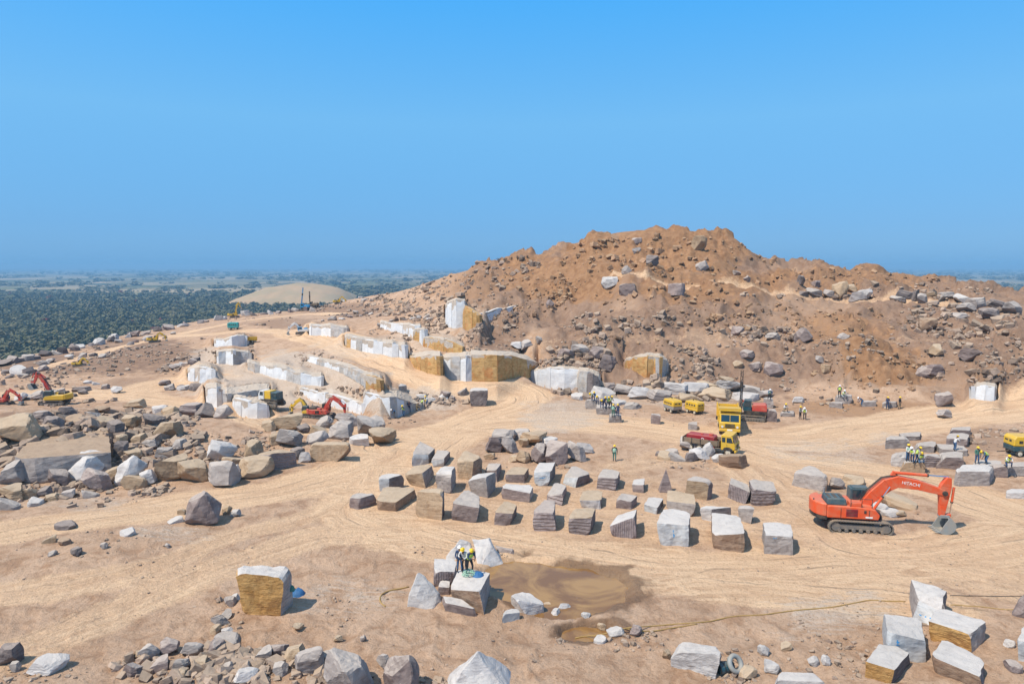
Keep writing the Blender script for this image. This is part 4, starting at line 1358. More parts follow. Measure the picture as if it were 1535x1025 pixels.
# right foreground cluster
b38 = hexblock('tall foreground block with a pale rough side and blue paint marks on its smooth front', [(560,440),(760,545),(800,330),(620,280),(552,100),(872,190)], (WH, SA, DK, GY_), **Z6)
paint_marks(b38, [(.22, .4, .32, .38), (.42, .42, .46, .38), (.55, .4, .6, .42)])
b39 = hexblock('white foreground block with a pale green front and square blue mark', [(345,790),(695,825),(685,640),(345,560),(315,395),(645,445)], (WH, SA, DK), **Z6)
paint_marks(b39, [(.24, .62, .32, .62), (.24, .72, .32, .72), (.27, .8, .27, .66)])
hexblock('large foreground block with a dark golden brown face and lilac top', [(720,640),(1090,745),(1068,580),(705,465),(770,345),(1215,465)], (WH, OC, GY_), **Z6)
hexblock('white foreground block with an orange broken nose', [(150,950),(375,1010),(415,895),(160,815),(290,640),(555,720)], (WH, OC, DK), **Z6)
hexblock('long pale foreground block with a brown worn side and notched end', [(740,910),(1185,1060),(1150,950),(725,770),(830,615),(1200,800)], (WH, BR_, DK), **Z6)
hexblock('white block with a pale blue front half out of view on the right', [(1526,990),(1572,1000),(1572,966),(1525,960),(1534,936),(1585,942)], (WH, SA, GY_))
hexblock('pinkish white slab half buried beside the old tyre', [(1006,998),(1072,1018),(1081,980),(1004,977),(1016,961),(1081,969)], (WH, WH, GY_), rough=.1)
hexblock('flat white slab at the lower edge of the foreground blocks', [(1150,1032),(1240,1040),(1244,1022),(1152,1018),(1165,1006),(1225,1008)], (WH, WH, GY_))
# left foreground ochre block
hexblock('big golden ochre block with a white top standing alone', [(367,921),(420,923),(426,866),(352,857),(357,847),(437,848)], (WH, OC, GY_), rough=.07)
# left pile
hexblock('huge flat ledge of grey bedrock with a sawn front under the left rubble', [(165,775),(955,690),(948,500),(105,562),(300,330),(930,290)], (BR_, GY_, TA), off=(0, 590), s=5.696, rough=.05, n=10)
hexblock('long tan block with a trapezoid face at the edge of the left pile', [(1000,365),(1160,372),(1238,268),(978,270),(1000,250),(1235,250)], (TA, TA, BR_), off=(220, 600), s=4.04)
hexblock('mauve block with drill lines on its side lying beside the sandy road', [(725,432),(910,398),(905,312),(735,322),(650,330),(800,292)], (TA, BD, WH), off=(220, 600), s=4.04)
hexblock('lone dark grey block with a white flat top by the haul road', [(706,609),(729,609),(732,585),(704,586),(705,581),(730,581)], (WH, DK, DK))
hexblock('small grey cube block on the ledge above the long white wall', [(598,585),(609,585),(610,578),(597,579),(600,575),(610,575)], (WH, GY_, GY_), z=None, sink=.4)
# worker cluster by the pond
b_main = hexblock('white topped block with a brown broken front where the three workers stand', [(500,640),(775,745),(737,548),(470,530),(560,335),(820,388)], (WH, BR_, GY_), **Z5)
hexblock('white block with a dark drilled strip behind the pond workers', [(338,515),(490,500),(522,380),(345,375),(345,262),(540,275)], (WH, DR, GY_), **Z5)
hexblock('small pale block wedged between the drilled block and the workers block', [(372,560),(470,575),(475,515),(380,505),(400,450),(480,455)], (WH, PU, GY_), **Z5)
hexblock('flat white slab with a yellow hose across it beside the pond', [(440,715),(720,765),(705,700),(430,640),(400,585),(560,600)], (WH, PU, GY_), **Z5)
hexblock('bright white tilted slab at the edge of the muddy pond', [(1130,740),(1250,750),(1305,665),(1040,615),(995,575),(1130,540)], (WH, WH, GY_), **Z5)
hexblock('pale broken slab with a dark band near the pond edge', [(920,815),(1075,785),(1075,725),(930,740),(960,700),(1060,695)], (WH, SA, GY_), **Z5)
def spike(label, base, top, mat, off, s, th=0.8):
    """a split shard: base outline of pixels on the ground, ridge pixels above"""
    pts = []
    B = [hit(off[0] + a / s, off[1] + b / s) for a, b in base]
    for p in B:
        pts.append(Vector((p.x, p.y, p.z - .3))); pts.append(Vector((p.x, p.y + th, p.z - .3)))
    for a, b, k in top:
        y = B[0].y + k
        p = at_y(off[0] + a / s, off[1] + b / s, y); pts.append(p); pts.append(p + Vector((.12, .3, -.1)))
    c = sum((p for p in B), Vector()) / len(B)
    bm = hull_pts([p - c for p in pts])
    bmesh.ops.bevel(bm, geom=list(bm.edges), offset=.04, segments=1, affect='EDGES', clamp_overlap=True)
    bmesh.ops.triangulate(bm, faces=bm.faces)
    for _ in range(2):
        bmesh.ops.subdivide_edges(bm, edges=[e for e in bm.edges if e.calc_length() > .45], cuts=1, use_grid_fill=True)
        bmesh.ops.triangulate(bm, faces=bm.faces)
    for v in bm.verts:
        q_ = v.co * 1.1 + c
        v.co += Vector((mnoise.noise(q_), mnoise.noise(q_ + Vector((9, 3, 1))), mnoise.noise(q_ * 1.3))) * .13 + Vector((mnoise.noise(q_ * 3.1), mnoise.noise(q_ * 3.3), 0)) * .06
    me = bpy.data.meshes.new('granite_shard'); bm.to_mesh(me); bm.free()
    me.materials.append(M[mat])
    o = link('granite_shard', me); o.location = c
    return tag(o, label, 'granite shard', 'split granite shards by the pond')
spike('pointed lilac shard beside the pond workers with a dark grooved side', [(100,680),(310,705),(420,640)], [(190,395,.8),(380,560,.6),(150,520,.2)], 'white', **Z5)
spike('tall white shard rising behind the pond workers', [(430,290),(660,280)], [(575,98,1.2),(640,150,1.0),(480,200,.6)], 'white', **Z5)
spike('leaning pinkish slab behind the pond workers', [(740,330),(975,345)], [(660,110,1.5),(800,100,1.5),(830,150,1.2)], 'white', **Z5)
spike('purple wedge rock at the back of the pond', [(940,290),(1080,270)], [(860,160,1.2),(1000,190,.8)], 'purple', **Z5)

# small dressed pieces: centre, base line, width, height, depth of top in pixels
def smallblock(label, cx, by, w, h, top, mats=(WH, GY_, PU), **kw):
    j = lambda k: rng.uniform(-k, k)
    sk = j(.22) * w
    tilt = j(.14) * w * .5
    return hexblock(label, [(cx - w / 2, by - 1 + tilt * .5), (cx + w / 2 + j(.05) * w, by - tilt * .5), (cx + w / 2 + j(.05) * w, by - h * (1 + j(.15)) - tilt * .5), (cx - w / 2 + j(.06) * w, by - h * (1 + j(.15)) - 1 + tilt * .5), (cx - w / 2 + sk + w * .1, by - h - top * (1 + j(.3))), (cx + w / 2 + sk - w * .05, by - h - top * (1 + j(.3)))], mats, n=5, rough=.08, **kw)
right = 'granite blocks where the right hand crew drills'
SB = [
 ('grey block with a lighter slab behind it at the drill crew corner nearest the road', 1345,673,36,13,6,(GY_,GY_,PU)),
 ('thin lilac slab behind the corner block of the drill crew', 1360,661,40,7,6,(GY_,GY_,PU)),
 ('flat topped grey block behind the four drillers', 1383,678,36,9,7,(GY_,GY_,PU)),
 ('pale cracked block at the left of the four drillers', 1347,700,24,17,7,(GY_,WH,PU)),
 ('small dark ribbed block behind the excavator stick', 1397,701,26,17,4,(GY_,BD,PU)),
 ('wide mauve block in the middle of the drill crew', 1424,704,42,18,9,(GY_,PU,TA)),
 ('flat grey block under the driller holding a long bar', 1431,683,46,8,9,(GY_,GY_,PU)),
 ('upright mauve block behind the driller with a long bar', 1434,671,34,13,9,(GY_,PU,PU)),
 ('dark top block farthest back in the drill crew group', 1439,655,34,10,5,(GY_,PU,PU)),
 ('large pinkish boulder block in front of the drill crew', 1455,729,58,22,10,(WH,GY_,GY_)),
 ('flat block under the two bending drillers', 1476,708,50,10,10,(GY_,GY_,DK)),
 ('grey block under the seated driller', 1519,714,34,14,9,(GY_,GY_,PU)),
 ('dark rough block between the two drillers and the seated one', 1500,716,22,16,5,(PU,PU,DK)),
 ('pale half buried slab below the drill crew at the edge', 1524,748,34,9,7,(WH,WH,GY_)),
]
for a in SB:
    smallblock(a[0], *a[1:6], mats=a[6], group=right)
smallblock('brownish block the four drillers work on', 1367, 709, 38, 15, 5, (GY_, TA, PU), group=right)
dc = 'granite blocks of the dusty drill line'
smallblock('grey block at the back of the dusty drill line by the sawn wall', 889, 614, 22, 12, 5, (GY_, GY_, PU), group=dc)
smallblock('middle grey block of the dusty drill line', 908, 622, 28, 10, 6, (GY_, GY_, PU), group=dc)
smallblock('front block of the dusty drill line with two workers on it', 923, 634, 20, 10, 4, (GY_, GY_, PU), group=dc)
smallblock('lone mauve cube block on open sand near the yellow compressors', 983, 636, 15, 12, 4, (GY_, PU, PU))
smallblock('small pointed grey block behind the red loaded truck', 1038, 645, 14, 9, 4, (GY_, GY_, PU))
fc = 'granite blocks at the foot of the brown hill'
smallblock('taller grey block with a worker behind it at the foot of the hill', 1264, 606, 27, 11, 4, (GY_, GY_, PU), group=fc)
smallblock('low grey block in front of the taller block at the foot of the hill', 1253, 612, 20, 8, 2, (GY_, GY_, PU), group=fc)
smallblock('low grey block between two workers at the foot of the hill', 1302, 610, 22, 7, 3, (GY_, GY_, PU), group=fc)
smallblock('low block with a worker at each end at the foot of the hill', 1333, 612, 22, 8, 3, (GY_, GY_, PU), group=fc)
smallblock('upright dark grey block beside the red drill rig', 1157, 633, 16, 16, 4, (PU, PU, DK))
smallblock('long narrow grey beam of stone by the red drill rig', 1177, 625, 30, 6, 3, (GY_, GY_, PU))
smallblock('pale block with a driller on top behind the red drill rig', 1152, 612, 14, 14, 3, (GY_, GY_, PU))

# ---- boulders placed one by one
ORD = ['largest', 'second largest', 'third largest', 'fourth largest', 'fifth largest', 'sixth largest', 'seventh largest', 'eighth largest', 'ninth largest', 'tenth largest', 'eleventh largest', 'twelfth largest']
def run(rows, label, group, kind='ang', **kw):
    made = {}
    for r_ in rows:
        px, py, w, h, sty = r_[:5]
        k = r_[5] if len(r_) > 5 else kind
        cn = dict(g='grey', p='mauve', t='tan', w='pale', d='dark', b='brown', o='ochre')[sty]
        shp = {'ang': 'angular', 'slab': 'flat', 'round': 'rounded'}[k]
        lab = label.format(c=cn, s=shp)
        o = boulder(px, py, w, h, sty, lab, group, k, **kw)
        if o is not None:
            made.setdefault(lab, []).append((w * h, o))
    for lab, L in made.items():
        if 1 < len(L) <= 12:
            for i, (_, o) in enumerate(sorted(L, key=lambda q: -q[0])):
                o['label'] = ORD[i] + ' ' + lab if i < len(L) - 1 or len(L) > 5 else 'smallest ' + lab
boulder(300, 791, 58, 46, 'p', 'lone rounded mauve boulder with a pale cap beside the sandy road', 'lone boulders', 'round', lean=.1)
run([(80,733,34,24,'p'),(118,724,60,38,'w'),(141,739,46,32,'p'),(188,730,50,38,'w'),(197,735,42,18,'t','slab'),(250,723,42,36,'t'),(285,728,46,32,'t'),(326,734,46,38,'g'),(372,721,54,31,'t'),(318,700,48,32,'w'),(378,693,30,28,'t'),(345,708,44,16,'t','slab'),(455,695,20,16,'w'),(350,722,20,20,'w'),(165,724,24,20,'t'),(222,728,22,22,'w'),(268,712,22,18,'w')],
    '{s} {c} boulder along the front edge of the left pile', 'boulders of the left pile')
run([(433,674,36,28,'g'),(569,672,42,24,'t'),(470,670,36,20,'g'),(505,660,42,24,'g'),(545,657,46,26,'g'),(520,641,36,18,'g'),(562,648,30,20,'g'),(430,647,42,24,'t'),(400,648,24,16,'t'),(486,642,28,14,'g'),(455,650,22,12,'d'),(446,690,26,16,'d'),(538,669,30,16,'w','slab'),(478,655,34,14,'t','slab'),(585,662,20,10,'g'),(415,668,26,18,'t')],
    '{s} {c} boulder in the heap beside the red digger boom', 'boulders of the middle left heap')
run([(20,672,60,42,'t'),(246,660,38,24,'t'),(220,648,30,22,'d'),(196,642,26,18,'t'),(250,629,28,18,'t'),(277,627,34,22,'p'),(302,628,26,22,'d'),(328,629,30,20,'g'),(239,624,24,18,'w'),(197,613,28,14,'t'),(80,642,30,18,'d'),(60,632,26,14,'p'),(110,635,30,12,'b','slab'),(150,640,26,12,'t','slab'),(170,655,26,20,'d'),(178,690,22,26,'d'),(180,672,20,18,'t'),(205,668,24,16,'t'),(225,675,26,14,'g'),(198,690,26,14,'t'),(240,690,26,16,'g'),(265,676,22,14,'g'),(220,700,22,12,'t'),(98,625,26,14,'d'),(135,625,24,12,'g'),(150,620,20,10,'b')],
    '{s} {c} rock on the rubble of the left pile', 'rocks on the left rubble')
run([(14,730,30,32,'g'),(12,752,40,20,'t'),(38,748,32,18,'t'),(6,766,32,18,'g','slab'),(45,760,24,10,'w','slab'),(62,745,20,12,'d'),(100,748,24,12,'g'),(75,752,20,10,'t'),(130,748,26,12,'g','slab')],
    '{s} {c} rock heaped below the sawn bedrock ledge', 'rocks below the left ledge')
run([(742,680,34,24,'p'),(765,682,26,24,'g'),(757,665,42,18,'g'),(800,670,46,18,'t'),(812,697,32,28,'p'),(838,702,34,36,'p'),(866,694,32,28,'g'),(874,682,30,16,'w'),(788,673,18,14,'t'),(785,696,24,18,'t'),(780,661,32,16,'g'),(735,690,18,8,'t'),(770,694,18,10,'t'),(822,668,30,10,'w','slab')],
    '{s} {c} stone in the heap behind the block field', 'stones heaped behind the block field')
run([(1035,677,38,16,'g'),(998,690,28,8,'t','slab'),(1016,692,30,10,'g','slab'),(1036,693,22,14,'d'),(1052,692,28,18,'w'),(1066,687,18,20,'w'),(1106,704,44,18,'b','slab'),(1080,695,24,12,'w'),(1006,682,22,8,'g','slab'),(990,684,16,6,'d','slab')],
    '{s} {c} broken stone beside the trucks', 'broken stones beside the trucks')
run([(1356,765,50,18,'t','slab'),(1322,772,30,14,'w'),(1340,776,28,12,'w','slab'),(1258,736,24,18,'g'),(1283,730,36,14,'t'),(1312,764,20,12,'g'),(1352,776,18,8,'t')],
    '{s} {c} stone lying behind the orange excavator', 'stones behind the excavator')
run([(905,598,42,12,'w','slab'),(938,592,38,12,'g'),(962,600,42,16,'w'),(988,602,36,16,'g'),(1012,594,42,16,'w'),(1042,591,46,14,'w','slab'),(1075,602,50,18,'t'),(1102,592,46,16,'w'),(1126,592,32,12,'g'),(1060,586,30,12,'t'),(925,608,34,10,'w','slab'),(950,614,30,10,'g'),(1030,604,30,12,'t'),(912,588,28,12,'d'),(975,585,26,10,'t'),(1090,580,24,12,'t'),(1120,602,40,10,'w','slab'),(1150,598,26,10,'g'),(1200,605,20,9,'w'),(995,590,24,10,'g'),(870,600,26,8,'w','slab'),(1040,612,26,8,'t','slab')],
    '{s} {c} slab of the broken stone at the foot of the hill', 'broken slabs at the foot of the hill')
run([(917,434,28,18,'w','round'),(942,446,26,18,'p'),(1015,445,28,18,'p','slab'),(955,369,18,14,'p'),(955,380,14,8,'g'),(940,411,16,12,'g','round'),(1110,504,26,14,'p','round'),(1160,509,24,11,'g','round'),(1208,516,28,22,'p','round'),(1268,508,20,11,'g','round'),(1123,541,26,14,'p','round'),(1162,568,26,22,'p','round'),(1135,560,20,15,'p','round'),(1108,553,16,10,'t'),(1240,560,16,12,'t'),(1232,545,12,12,'g'),(790,524,22,12,'g'),(808,521,16,14,'g'),(775,524,20,10,'w'),(912,560,34,26,'p'),(895,540,26,18,'p'),(870,535,30,16,'g'),(848,540,28,14,'p'),(1405,566,34,18,'p'),(1385,568,22,16,'p'),(1420,612,28,20,'p'),(1418,628,24,12,'g'),(1465,540,34,18,'p'),(1410,535,24,16,'t'),(1392,499,26,20,'b'),(826,462,14,12,'p','round'),(980,400,20,16,'d'),(1050,380,24,24,'t'),(1055,408,20,16,'g'),(1120,425,18,12,'p','round'),(1105,415,14,8,'g')],
    '{s} {c} boulder on the slope of the brown hill', 'boulders on the brown hill')
run([(1202,433,13,18,'d'),(1223,431,14,10,'p'),(1222,446,30,12,'g'),(1206,444,18,8,'d'),(1266,450,24,24,'t'),(1288,451,26,14,'g'),(1302,451,28,16,'w'),(1350,453,26,8,'g'),(1358,447,30,12,'d'),(1370,453,12,18,'d'),(1383,456,16,14,'g'),(1425,452,32,14,'g'),(1445,455,26,12,'w'),(1400,447,24,8,'t','slab'),(1470,462,28,14,'g'),(1500,462,34,12,'d'),(1520,472,28,18,'g'),(1455,470,28,14,'g'),(1488,480,30,16,'d'),(1440,480,24,10,'g'),(1245,447,18,12,'g'),(1278,440,20,12,'t')],
    '{s} {c} rock beside the upper hill track', 'rocks along the upper hill track')
run([(65,1010,52,22,'w'),(8,1000,30,30,'d'),(20,1008,16,14,'g'),(528,1045,78,66,'g'),(606,1050,62,52,'p'),(462,1012,46,34,'g'),(336,970,44,14,'g','slab'),(320,985,24,22,'p'),(222,990,32,22,'g'),(245,985,30,22,'p'),(205,992,22,12,'t'),(285,985,30,18,'g'),(365,1026,36,20,'w'),(230,1010,42,18,'p','slab'),(195,1015,28,18,'p'),(395,990,24,18,'g'),(418,985,26,22,'p'),(440,1000,30,24,'t'),(490,1000,26,20,'g'),(575,1005,24,20,'g'),(300,1005,24,16,'t'),(270,1008,26,16,'g'),(265,1025,24,16,'t'),(340,1010,20,14,'g'),(385,1012,22,16,'b'),(420,1015,26,18,'g'),(445,948,16,10,'t'),(505,964,14,8,'t'),(545,962,10,8,'g')],
    '{s} {c} rock in the rubble ridge along the lower foreground', 'rocks of the foreground ridge', lean=.3)
run([(338,948,18,8,'w'),(335,930,20,12,'g'),(328,940,24,14,'g'),(342,910,18,14,'g'),(320,950,18,10,'t'),(350,905,14,12,'w')],
    '{s} {c} stone beside the golden ochre block', 'stones beside the ochre block')
run([(95,795,32,12,'d','slab'),(70,815,24,10,'t','slab'),(95,818,20,8,'b','slab'),(113,834,20,10,'d'),(75,835,16,8,'g'),(188,804,22,8,'w','slab'),(155,823,12,8,'g'),(260,785,22,8,'w','slab'),(338,772,18,12,'t'),(352,775,14,10,'w'),(270,772,14,8,'t'),(250,822,10,6,'g')],
    '{s} {c} stone scattered on the sand of the left foreground', 'stones on the left sand')
run([(845,920,24,12,'w'),(833,928,16,12,'w'),(820,918,22,10,'t'),(905,948,16,12,'t','round'),(955,955,20,16,'p','round'),(925,955,26,12,'w','round'),(880,927,16,8,'w','round'),(1148,985,18,14,'w','round'),(1220,1000,18,14,'w','round'),(1240,1000,16,14,'w','round'),(1180,975,20,8,'t'),(1120,1020,30,16,'t','round'),(1522,1008,26,14,'p','round'),(1516,972,16,10,'w'),(1532,928,28,34,'p'),(900,965,20,8,'w','slab'),(1000,990,14,14,'t'),(1160,1010,26,12,'w')],
    '{s} {c} stone lying around the muddy pond and foreground blocks', 'stones around the pond')
# rows of dumped rocks on the left crest and terraces
rows = []
for i in range(36):
    f = i / 35
    px = f * 470 + rng.uniform(-6, 6)
    cy_ = np.interp(px, [0, 90, 180, 270, 360, 470], [548, 530, 508, 489, 473, 465])
    rows.append((px, cy_ + rng.uniform(0, 3), rng.uniform(10, 24) * (1.1 - .5 * f), rng.uniform(5, 11) * (1.1 - .4 * f), rng.choice('gpdw'), rng.choice(('ang', 'slab'))))
run(rows, '{s} {c} rock in the row edging the left crest road', 'rocks edging the left crest')
for (x0, y0, x1, y1, n, a, b, place) in ((0, 565, 60, 560, 7, 12, 24, 'lying below the crest road at the far left'), (20, 600, 130, 590, 10, 12, 24, 'behind the yellow and red excavators'), (60, 548, 170, 532, 9, 8, 16, 'around the small orange digger on the left slope'), (120, 575, 180, 590, 5, 10, 20, 'on the sand between the left slope and rubble mound'), (240, 580, 300, 590, 8, 10, 20, 'beside the rounded white rock wall'), (255, 555, 300, 540, 7, 8, 16, 'on the bank above the rounded white wall'), (170, 518, 260, 505, 7, 6, 14, 'beside the dark yellow excavator on the terrace'), (480, 480, 560, 470, 9, 6, 12, 'on the terrace above the square white wall'), (470, 455, 560, 450, 10, 5, 12, 'on the grey stone terrace beside the blue drill rig'), (560, 490, 700, 470, 12, 6, 12, 'above the long upper white wall'), (590, 606, 700, 595, 12, 8, 18, 'heaped beside the workers of the white wall')):
    rows = []
    for i in range(n):
        f = (i + rng.random()) / n
        w = rng.uniform(a, b)
        rows.append((x0 + (x1 - x0) * f, y0 + (y1 - y0) * f + rng.uniform(-4, 4), w, w * rng.uniform(.35, .6), rng.choice('ggpdw'), rng.choice(('ang', 'slab'))))
    run(rows, '{s} {c} stone ' + place, 'stones dumped on the far terraces')
spike('peaked white boulder rising from the foreground ridge', [(662,1050),(775,1050)], [(715,978,1.0),(735,985,1.6),(690,1005,.4)], 'white', (0, 0), 1.0, 2.4)['group'] = 'rocks of the foreground ridge'

# ---- loose rubble too small or too many to pick apart
LOW = []
for s in range(14):
    r = random.Random(900 + s)
    bm = hull_pts(rock_points(r, ['ang', 'ang', 'slab', 'ang', 'round'][s % 5])) if s % 5 != 4 else hull_pts([Vector((r.gauss(0, 1), r.gauss(0, 1), r.gauss(0, 1))).normalized() for _ in range(14)])
    bmesh.ops.triangulate(bm, faces=bm.faces)
    bm.verts.ensure_lookup_table(); bm.verts.index_update()
    LOW.append((np.array([tuple(v.co) for v in bm.verts]), np.array([[v.index for v in f.verts] for f in bm.faces])))
    bm.free()

def rubble(name, label, regions, mat, seed):
    g = np.random.default_rng(seed)
    PX, PY, SZ, FL = [], [], [], []
    for cx, cy_, rx, ry, n, s0, s1 in regions:
        a = g.uniform(0, 6.28, n); q = np.sqrt(g.random(n))
        PX.append(cx + rx * q * np.cos(a)); PY.append(cy_ + ry * q * np.sin(a))
        SZ.append(s0 * (s1 / s0) ** (g.random(n) ** 1.7))
    PX, PY, SZ = map(np.concatenate, (PX, PY, SZ))
    W = hits(PX, PY)
    # cluster: keep more where a noise is high
    cl = fbm(W[:, 0] / 3.5, W[:, 1] / 3.5, 3, 200 + seed)
    rdv = grid_lookup(road, tv, yv, np.nan_to_num(W[:, 0] / W[:, 1]), np.nan_to_num(W[:, 1], nan=20.0))
    ok = ~np.isnan(W[:, 1]) & (W[:, 1] < 260) & (g.random(len(SZ)) < 0.12 + 2.0 * np.clip(cl + .12, 0, 1)) & ((rdv < .35) | (SZ < .2))
    W, SZ = W[ok], SZ[ok]
    VV, FF, TT = [], [], []
    nv = 0
    for i in range(len(SZ)):
        v, f = LOW[g.integers(len(LOW))]
        e = Euler((g.uniform(-.5, .5), g.uniform(-.5, .5), g.uniform(0, 6.28))).to_matrix()
        m = np.array(e) * SZ[i] * 0.5
        sc = np.array([g.uniform(.8, 1.3), g.uniform(.7, 1.1), g.uniform(.45, .95)])
        VV.append((v * sc) @ m.T + np.array([W[i, 0], W[i, 1], W[i, 2] + SZ[i] * .12]))
        FF.append(f + nv); nv += len(v)
        TT.append(np.full(len(v), g.random()))
    me = np_mesh(name, np.concatenate(VV), np.concatenate(FF), [M[mat]])
    a = me.attributes.new('tint', 'FLOAT', 'POINT'); a.data.foreach_set('value', np.concatenate(TT).astype(np.float32))
    return tag(link(name, me), label, 'rubble', kind='stuff')

rubble('rubble', 'loose grey and mauve stone rubble over the quarry slopes', [
 (150, 670, 190, 55, 2600, .2, 1.7), (230, 690, 110, 30, 500, .25, 1.3), (120, 735, 140, 20, 400, .2, 1.1), (110, 745, 120, 18, 260, .15, .8), (330, 680, 90, 25, 260, .2, .9), (500, 655, 90, 22, 140, .2, .9), (250, 645, 60, 30, 260, .25, 1.2), (410, 660, 50, 20, 160, .2, .8),
 (860, 540, 60, 30, 380, .35, 1.6), (930, 490, 90, 28, 420, .35, 1.5), (1020, 555, 60, 40, 420, .35, 1.5), (1120, 505, 80, 18, 300, .3, 1.5), (1000, 588, 170, 16, 420, .3, 1.6), (1150, 540, 140, 45, 420, .2, 1.0), (1300, 520, 160, 20, 300, .2, 1.1), (1450, 480, 110, 28, 520, .3, 2.0), (1470, 540, 90, 40, 420, .3, 1.6), (1340, 600, 180, 25, 300, .2, .9), (1300, 440, 200, 14, 320, .3, 1.6), (1500, 655, 60, 20, 160, .2, 1.0),
 (640, 478, 50, 18, 360, .4, 1.4), (700, 510, 60, 22, 300, .25, .9), (760, 490, 50, 30, 220, .2, .9), (740, 470, 40, 30, 160, .3, 1.3), (690, 425, 70, 20, 320, .4, 1.8), (760, 400, 60, 14, 200, .4, 1.8), (540, 462, 80, 16, 650, .5, 1.8), (620, 445, 60, 14, 320, .4, 1.5), (200, 530, 100, 16, 300, .3, 1.2), (60, 570, 70, 12, 160, .3, 1.2),
 (665, 598, 45, 14, 240, .2, .9), (500, 590, 60, 10, 160, .2, .8), (430, 555, 50, 12, 120, .2, .7), (560, 515, 50, 10, 120, .25, .8), (600, 500, 50, 10, 160, .25, .8), (740, 525, 50, 8, 120, .2, .8), (625, 530, 30, 8, 90, .2, .7), (830, 548, 40, 8, 90, .2, .8), (480, 535, 40, 10, 90, .2, .7), (590, 630, 40, 6, 60, .15, .6), (380, 590, 50, 12, 90, .2, .6), (270, 560, 40, 22, 260, .3, 1.2), (90, 595, 90, 16, 200, .3, 1.1), (90, 555, 110, 14, 220, .3, 1.2), (260, 525, 120, 26, 260, .25, 1.0), (420, 485, 90, 14, 140, .3, 1.0), (180, 535, 80, 14, 160, .3, 1.2),
 (300, 1000, 130, 28, 1900, .1, .9), (450, 1010, 95, 28, 1200, .1, .8), (600, 1025, 80, 14, 200, .1, .5), (60, 1010, 90, 18, 90, .08, .35), (200, 860, 220, 70, 240, .05, .22), (340, 925, 26, 30, 120, .08, .4), (130, 815, 120, 25, 160, .06, .35), (1120, 1000, 80, 26, 260, .07, .4), (1230, 990, 80, 35, 220, .06, .35), (920, 960, 90, 18, 200, .06, .4), (700, 830, 70, 10, 160, .08, .4), (640, 825, 30, 8, 100, .06, .3), (800, 700, 60, 14, 160, .12, .6), (1040, 690, 70, 14, 200, .15, .7), (1330, 770, 50, 14, 100, .1, .5), (960, 630, 110, 14, 120, .1, .4), (1000, 800, 500, 60, 260, .05, .22), (800, 960, 500, 50, 260, .05, .22), (1430, 850, 130, 60, 90, .05, .2), (1290, 935, 110, 40, 160, .05, .25), (850, 905, 30, 18, 120, .08, .4), (530, 900, 60, 30, 100, .05, .25)],
 'rubble', 1)
rubble('brown_rubble', 'loose brown and ochre stones over the upper hill', [
 (1000, 385, 170, 32, 460, .3, 1.7), (880, 425, 130, 32, 360, .3, 1.5), (1080, 450, 150, 28, 320, .3, 1.4), (1230, 480, 150, 22, 300, .25, 1.2), (1000, 500, 120, 25, 260, .25, 1.1), (1320, 560, 100, 30, 260, .2, 1.0), (1280, 415, 150, 12, 200, .3, 1.4), (800, 440, 60, 40, 260, .3, 1.2)],
 'brubble', 2)
# ------------------------------------------------------------------ machines (local: x forward, y left, z up, origin on the ground)
def text_mesh(txt, size, depth=0.006):
    cu = bpy.data.curves.new('lettering', 'FONT')
    cu.body = txt; cu.size = size; cu.extrude = depth; cu.align_x = 'CENTER'; cu.align_y = 'CENTER'
    ob = bpy.data.objects.new('lettering_source', cu)
    COL.objects.link(ob)
    bpy.context.view_layer.update()
    me = bpy.data.meshes.new_from_object(ob.evaluated_get(bpy.context.evaluated_depsgraph_get()))
    bpy.data.objects.remove(ob)
    return me

def lettering(txt, size, mat, loc, rot, parent):
    me = text_mesh(txt, size); me.materials.clear(); me.materials.append(mat)
    o = link('lettering', me, parent)
    o.location = loc; o.rotation_euler = rot
    return o

def crawler(root, L=4.6, gauge=2.5, w=0.6, h=0.95):
    for s in (-1, 1):
        y = s * gauge / 2
        # belt outline: stadium, as a ring of shoes
        r = h / 2
        pts = []
        n = 10
        for k in range(n + 1):
            a = -math.pi / 2 + math.pi * k / n
            pts.append((L / 2 - r + math.cos(a) * r, r + math.sin(a) * r))
        for k in range(n + 1):
            a = math.pi / 2 + math.pi * k / n
            pts.append((-L / 2 + r + math.cos(a) * r, r + math.sin(a) * r))
        mb = MB()
        m = len(pts)
        for i in range(m):
            a, b = Vector((pts[i][0], 0, pts[i][1])), Vector((pts[(i + 1) % m][0], 0, pts[(i + 1) % m][1]))
            seg = (b - a).length
            k = max(1, round(seg / 0.2))
            ang = -math.atan2(b.z - a.z, b.x - a.x)
            for j in range(k):
                c = a.lerp(b, (j + .5) / k)
                mb.box((c.x, y, c.z), (seg / k * .93, w, .07), rot=(0, ang, 0))
                mb.box((c.x, y, c.z), (seg / k * .25, w, .13), rot=(0, ang, 0))
        t = mb.build('track', M['tread'], root)
        fr = MB().box((0, y, r), (L - 2 * r, w * .55, h * .42)).build('track_frame', M['tread'], t, bevel=.03)
        for k in range(7):
            x = -L / 2 + r + (L - 2 * r) * (k + .5) / 7
            MB().cyl((x, y - w * .42, .22), (x, y + w * .42, .22), .14, n=10).build('roller', M['tread'], t)
        for sx, nm in ((-1, 'sprocket'), (1, 'idler_wheel')):
            MB().cyl((sx * (L / 2 - r), y - w * .35, r), (sx * (L / 2 - r), y + w * .35, r), r * .72, n=14).build(nm, M['tread'], t)

